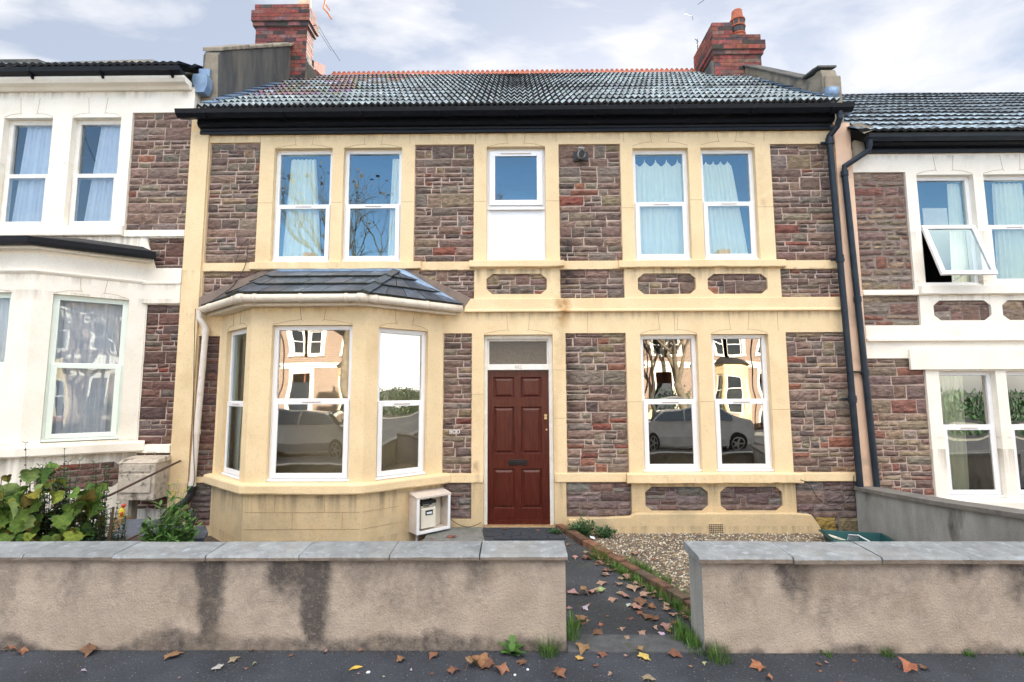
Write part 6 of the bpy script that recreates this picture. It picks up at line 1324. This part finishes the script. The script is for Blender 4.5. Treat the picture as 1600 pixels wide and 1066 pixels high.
for i, (x, w_) in enumerate([(-4.2,1.2),(1.6,1.3),(7.3,1.4)]):
    m = MB(); rn = random.Random(50+i)
    for k in range(900):
        a, b2, c = rn.gauss(0,.5), rn.gauss(0,.4), rn.gauss(0,.42); p = (x+a*w_, -16.2+b2*.7, 0.9+c*.8)
        k_ = rn.uniform(.6,1.4); leaf(m, 'oval', .16, mrot(p, rn.uniform(0,6.3), rn.uniform(0,3)), rn, (k_,k_,k_), .2)
    single(m, 'hedge', 'leaf_dark', (x,-16.2,0), ['dark hedge across the road, farthest left','dark hedge across the road, middle one','dark hedge across the road, farthest right'][i], 'hedge')
# street trees, nearly bare
def tree(x, y, h_, r0, seed, label, lean=0.0):
    rn = random.Random(seed); root = empty('street_tree', (x, y, -0.1), label, 'tree', 'nearly bare street trees'); mt_, mc, mlf = MB(), MB(), MB()
    def grow(p, d, L, r_, lvl, mb):
        q = p + d*L; mid = p.lerp(q, .5)+Vector((rn.uniform(-1,1), rn.uniform(-1,1), 0))*L*.06
        mb.tube([p, mid, q], [r_, r_*.82, r_*.68], 8 if lvl < 2 else 5, caps=False)
        if lvl >= 6:
            if rn.random() < .5: leaf(mlf, 'maple', .14, mrot(q, rn.uniform(0,6), rn.uniform(2,4)), rn, (.42,.24,.10), .4)
            return
        for k in range(3 if lvl in (1,2,3) else 2):
            a = rn.uniform(0, 6.28); s = rn.uniform(.35,.8); nd = (d + Vector((math.cos(a), math.sin(a), rn.uniform(-.1,.4)))*s).normalized()
            grow(q, nd, L*rn.uniform(.62,.86), r_*rn.uniform(.5,.66), lvl+1, mc)
    t0 = Vector((x, y, -.12)); mt_.tube([t0, t0+Vector((lean*.5,0,h_*.16)), t0+Vector((lean,0,h_*.3))], [r0*1.2,r0,r0*.85], 12)
    for k in range(3):
        a = k*2.1+rn.uniform(-.3,.3); grow(t0+Vector((lean,0,h_*.29)), Vector((math.cos(a)*.45, math.sin(a)*.45, 1)).normalized(), h_*.2, r0*.6, 1, mc)
    mt_.build('trunk', 'bark', root, smooth=True); mc.build('crown', 'bark', root, smooth=True); mlf.build('leaves', 'leaf_fallen', root)
tree(7.4, -14.9, 7.4, .26, 3, 'thick leaning nearly bare street tree across the road to the right', -.5)
tree(-6.6, -14.9, 12.5, .22, 9, 'nearly bare street tree across the road to the left')
# parked cars either side of the photographer
def car(x, y, paint, label, flip=1):
    root = empty('parked_car', (x, y, -.115), label, 'car', 'cars parked along the near kerb'); Z0 = -.115
    prof = [(-2.05,.32),(-2.12,.55),(-2.08,.78),(-1.95,.90),(-1.35,1.0),(-.75,1.36),(-.1,1.46),(.75,1.44),(1.5,1.15),(1.98,1.02),(2.1,.8),(2.12,.5),(2.05,.3)]
    def wid(z): return .86 if z < .9 else .86-.30*(z-.9)/.56
    m = MB(); n = len(prof); secs = 9; vs = []
    for j in range(secs):
        s = -1+2*j/(secs-1)
        for (a, z) in prof:
            inset = 1-.10*abs(s)**4; vs.append((x+flip*a*inset, y+s*wid(z), Z0+z-.03*abs(s)**3))
    m.add(vs, [(j*n+i, j*n+i+1, (j+1)*n+i+1, (j+1)*n+i) for j in range(secs-1) for i in range(n-1)] + [tuple(range(n)), tuple(range((secs-1)*n, secs*n))[::-1]] + [(j*n+n-1, j*n, (j+1)*n, (j+1)*n+n-1) for j in range(secs-1)])
    body = m.build('body', paint, root, smooth=False, bevel=.03)
    for s in (-1, 1):
        for (pts) in ([(-1.15,1.02),(-.68,1.32),(-.08,1.40),(-.08,1.0)],[(0.0,1.0),(0.0,1.40),(.7,1.38),(1.25,1.14),(1.2,1.0)]):
            m = MB(); m.prism([(x+flip*a, y+s*(wid(z)+.012), Z0+z) for a, z in pts], (0, -s*.03, 0)); m.build('side_window', 'car_glass', body)
        for a in (-1.3, 1.32):
            m = MB(); m.tube([(x+flip*a, y+s*.70, Z0+.31),(x+flip*a, y+s*.89, Z0+.31)], .31, 20); wh = m.build('wheel', 'tyre', root)
            m = MB(); m.tube([(x+flip*a, y+s*.895, Z0+.31),(x+flip*a, y+s*.90, Z0+.31)], .08, 12)
            for k in range(5):
                t = k*1.2566; u = Vector((math.cos(t),0,math.sin(t))); v = Vector((-u.z,0,u.x)); c0 = Vector((x+flip*a, y+s*.895, Z0+.31)); m.prism([c0+u*.05-v*.035, c0+u*.2-v*.02, c0+u*.2+v*.02, c0+u*.05+v*.035], (0, s*.006, 0))
            m.tube([Vector((x+flip*a, y+s*.897, Z0+.31))+Vector((math.cos(k*.314),0,math.sin(k*.314)))*.205 for k in range(21)], .015, 6); m.build('rim', 'alloy', wh)
        m = MB(); m.box(min(x-flip*2.13,x-flip*1.9), max(x-flip*2.13,x-flip*1.9), y+s*.62-.16, y+s*.62+.16, Z0+.62, Z0+.76); m.build('headlight', 'headlamp', root, bevel=.02)
    m = MB(); m.prism([(x-flip*1.36,y-.68,Z0+1.02),(x-flip*1.36,y+.68,Z0+1.02),(x-flip*.80,y+.60,Z0+1.37),(x-flip*.80,y-.60,Z0+1.37)], (-flip*.02,0,.02)); m.build('windscreen', 'car_glass', body)
    return root
car(5.1, -9.35, 'car_white', 'white hatchback parked at the near kerb, right of the photographer')
car(-6.0, -9.35, 'car_silver', 'silver-grey car parked at the near kerb, left of the photographer', -1)

for i, (x0_, x1_) in enumerate([(18, 34), (36, 58)]):
    m = MB(); rn = random.Random(70+i)
    for k in range(3600):
        p = (rn.uniform(x0_, x1_), -15.8+rn.uniform(-.6,.6), rn.uniform(0.0, 1.5+.3*math.sin(k))); k_ = rn.uniform(.6,1.4); leaf(m, 'oval', .28, mrot(p, rn.uniform(0,6.3), rn.uniform(0,3)), rn, (k_,k_,k_), .2)
    single(m, 'hedge', 'leaf_dark', ((x0_+x1_)/2,-15.8,0), ['long hedge across the road beyond the last house','farthest hedge down the street'][i], 'hedge')
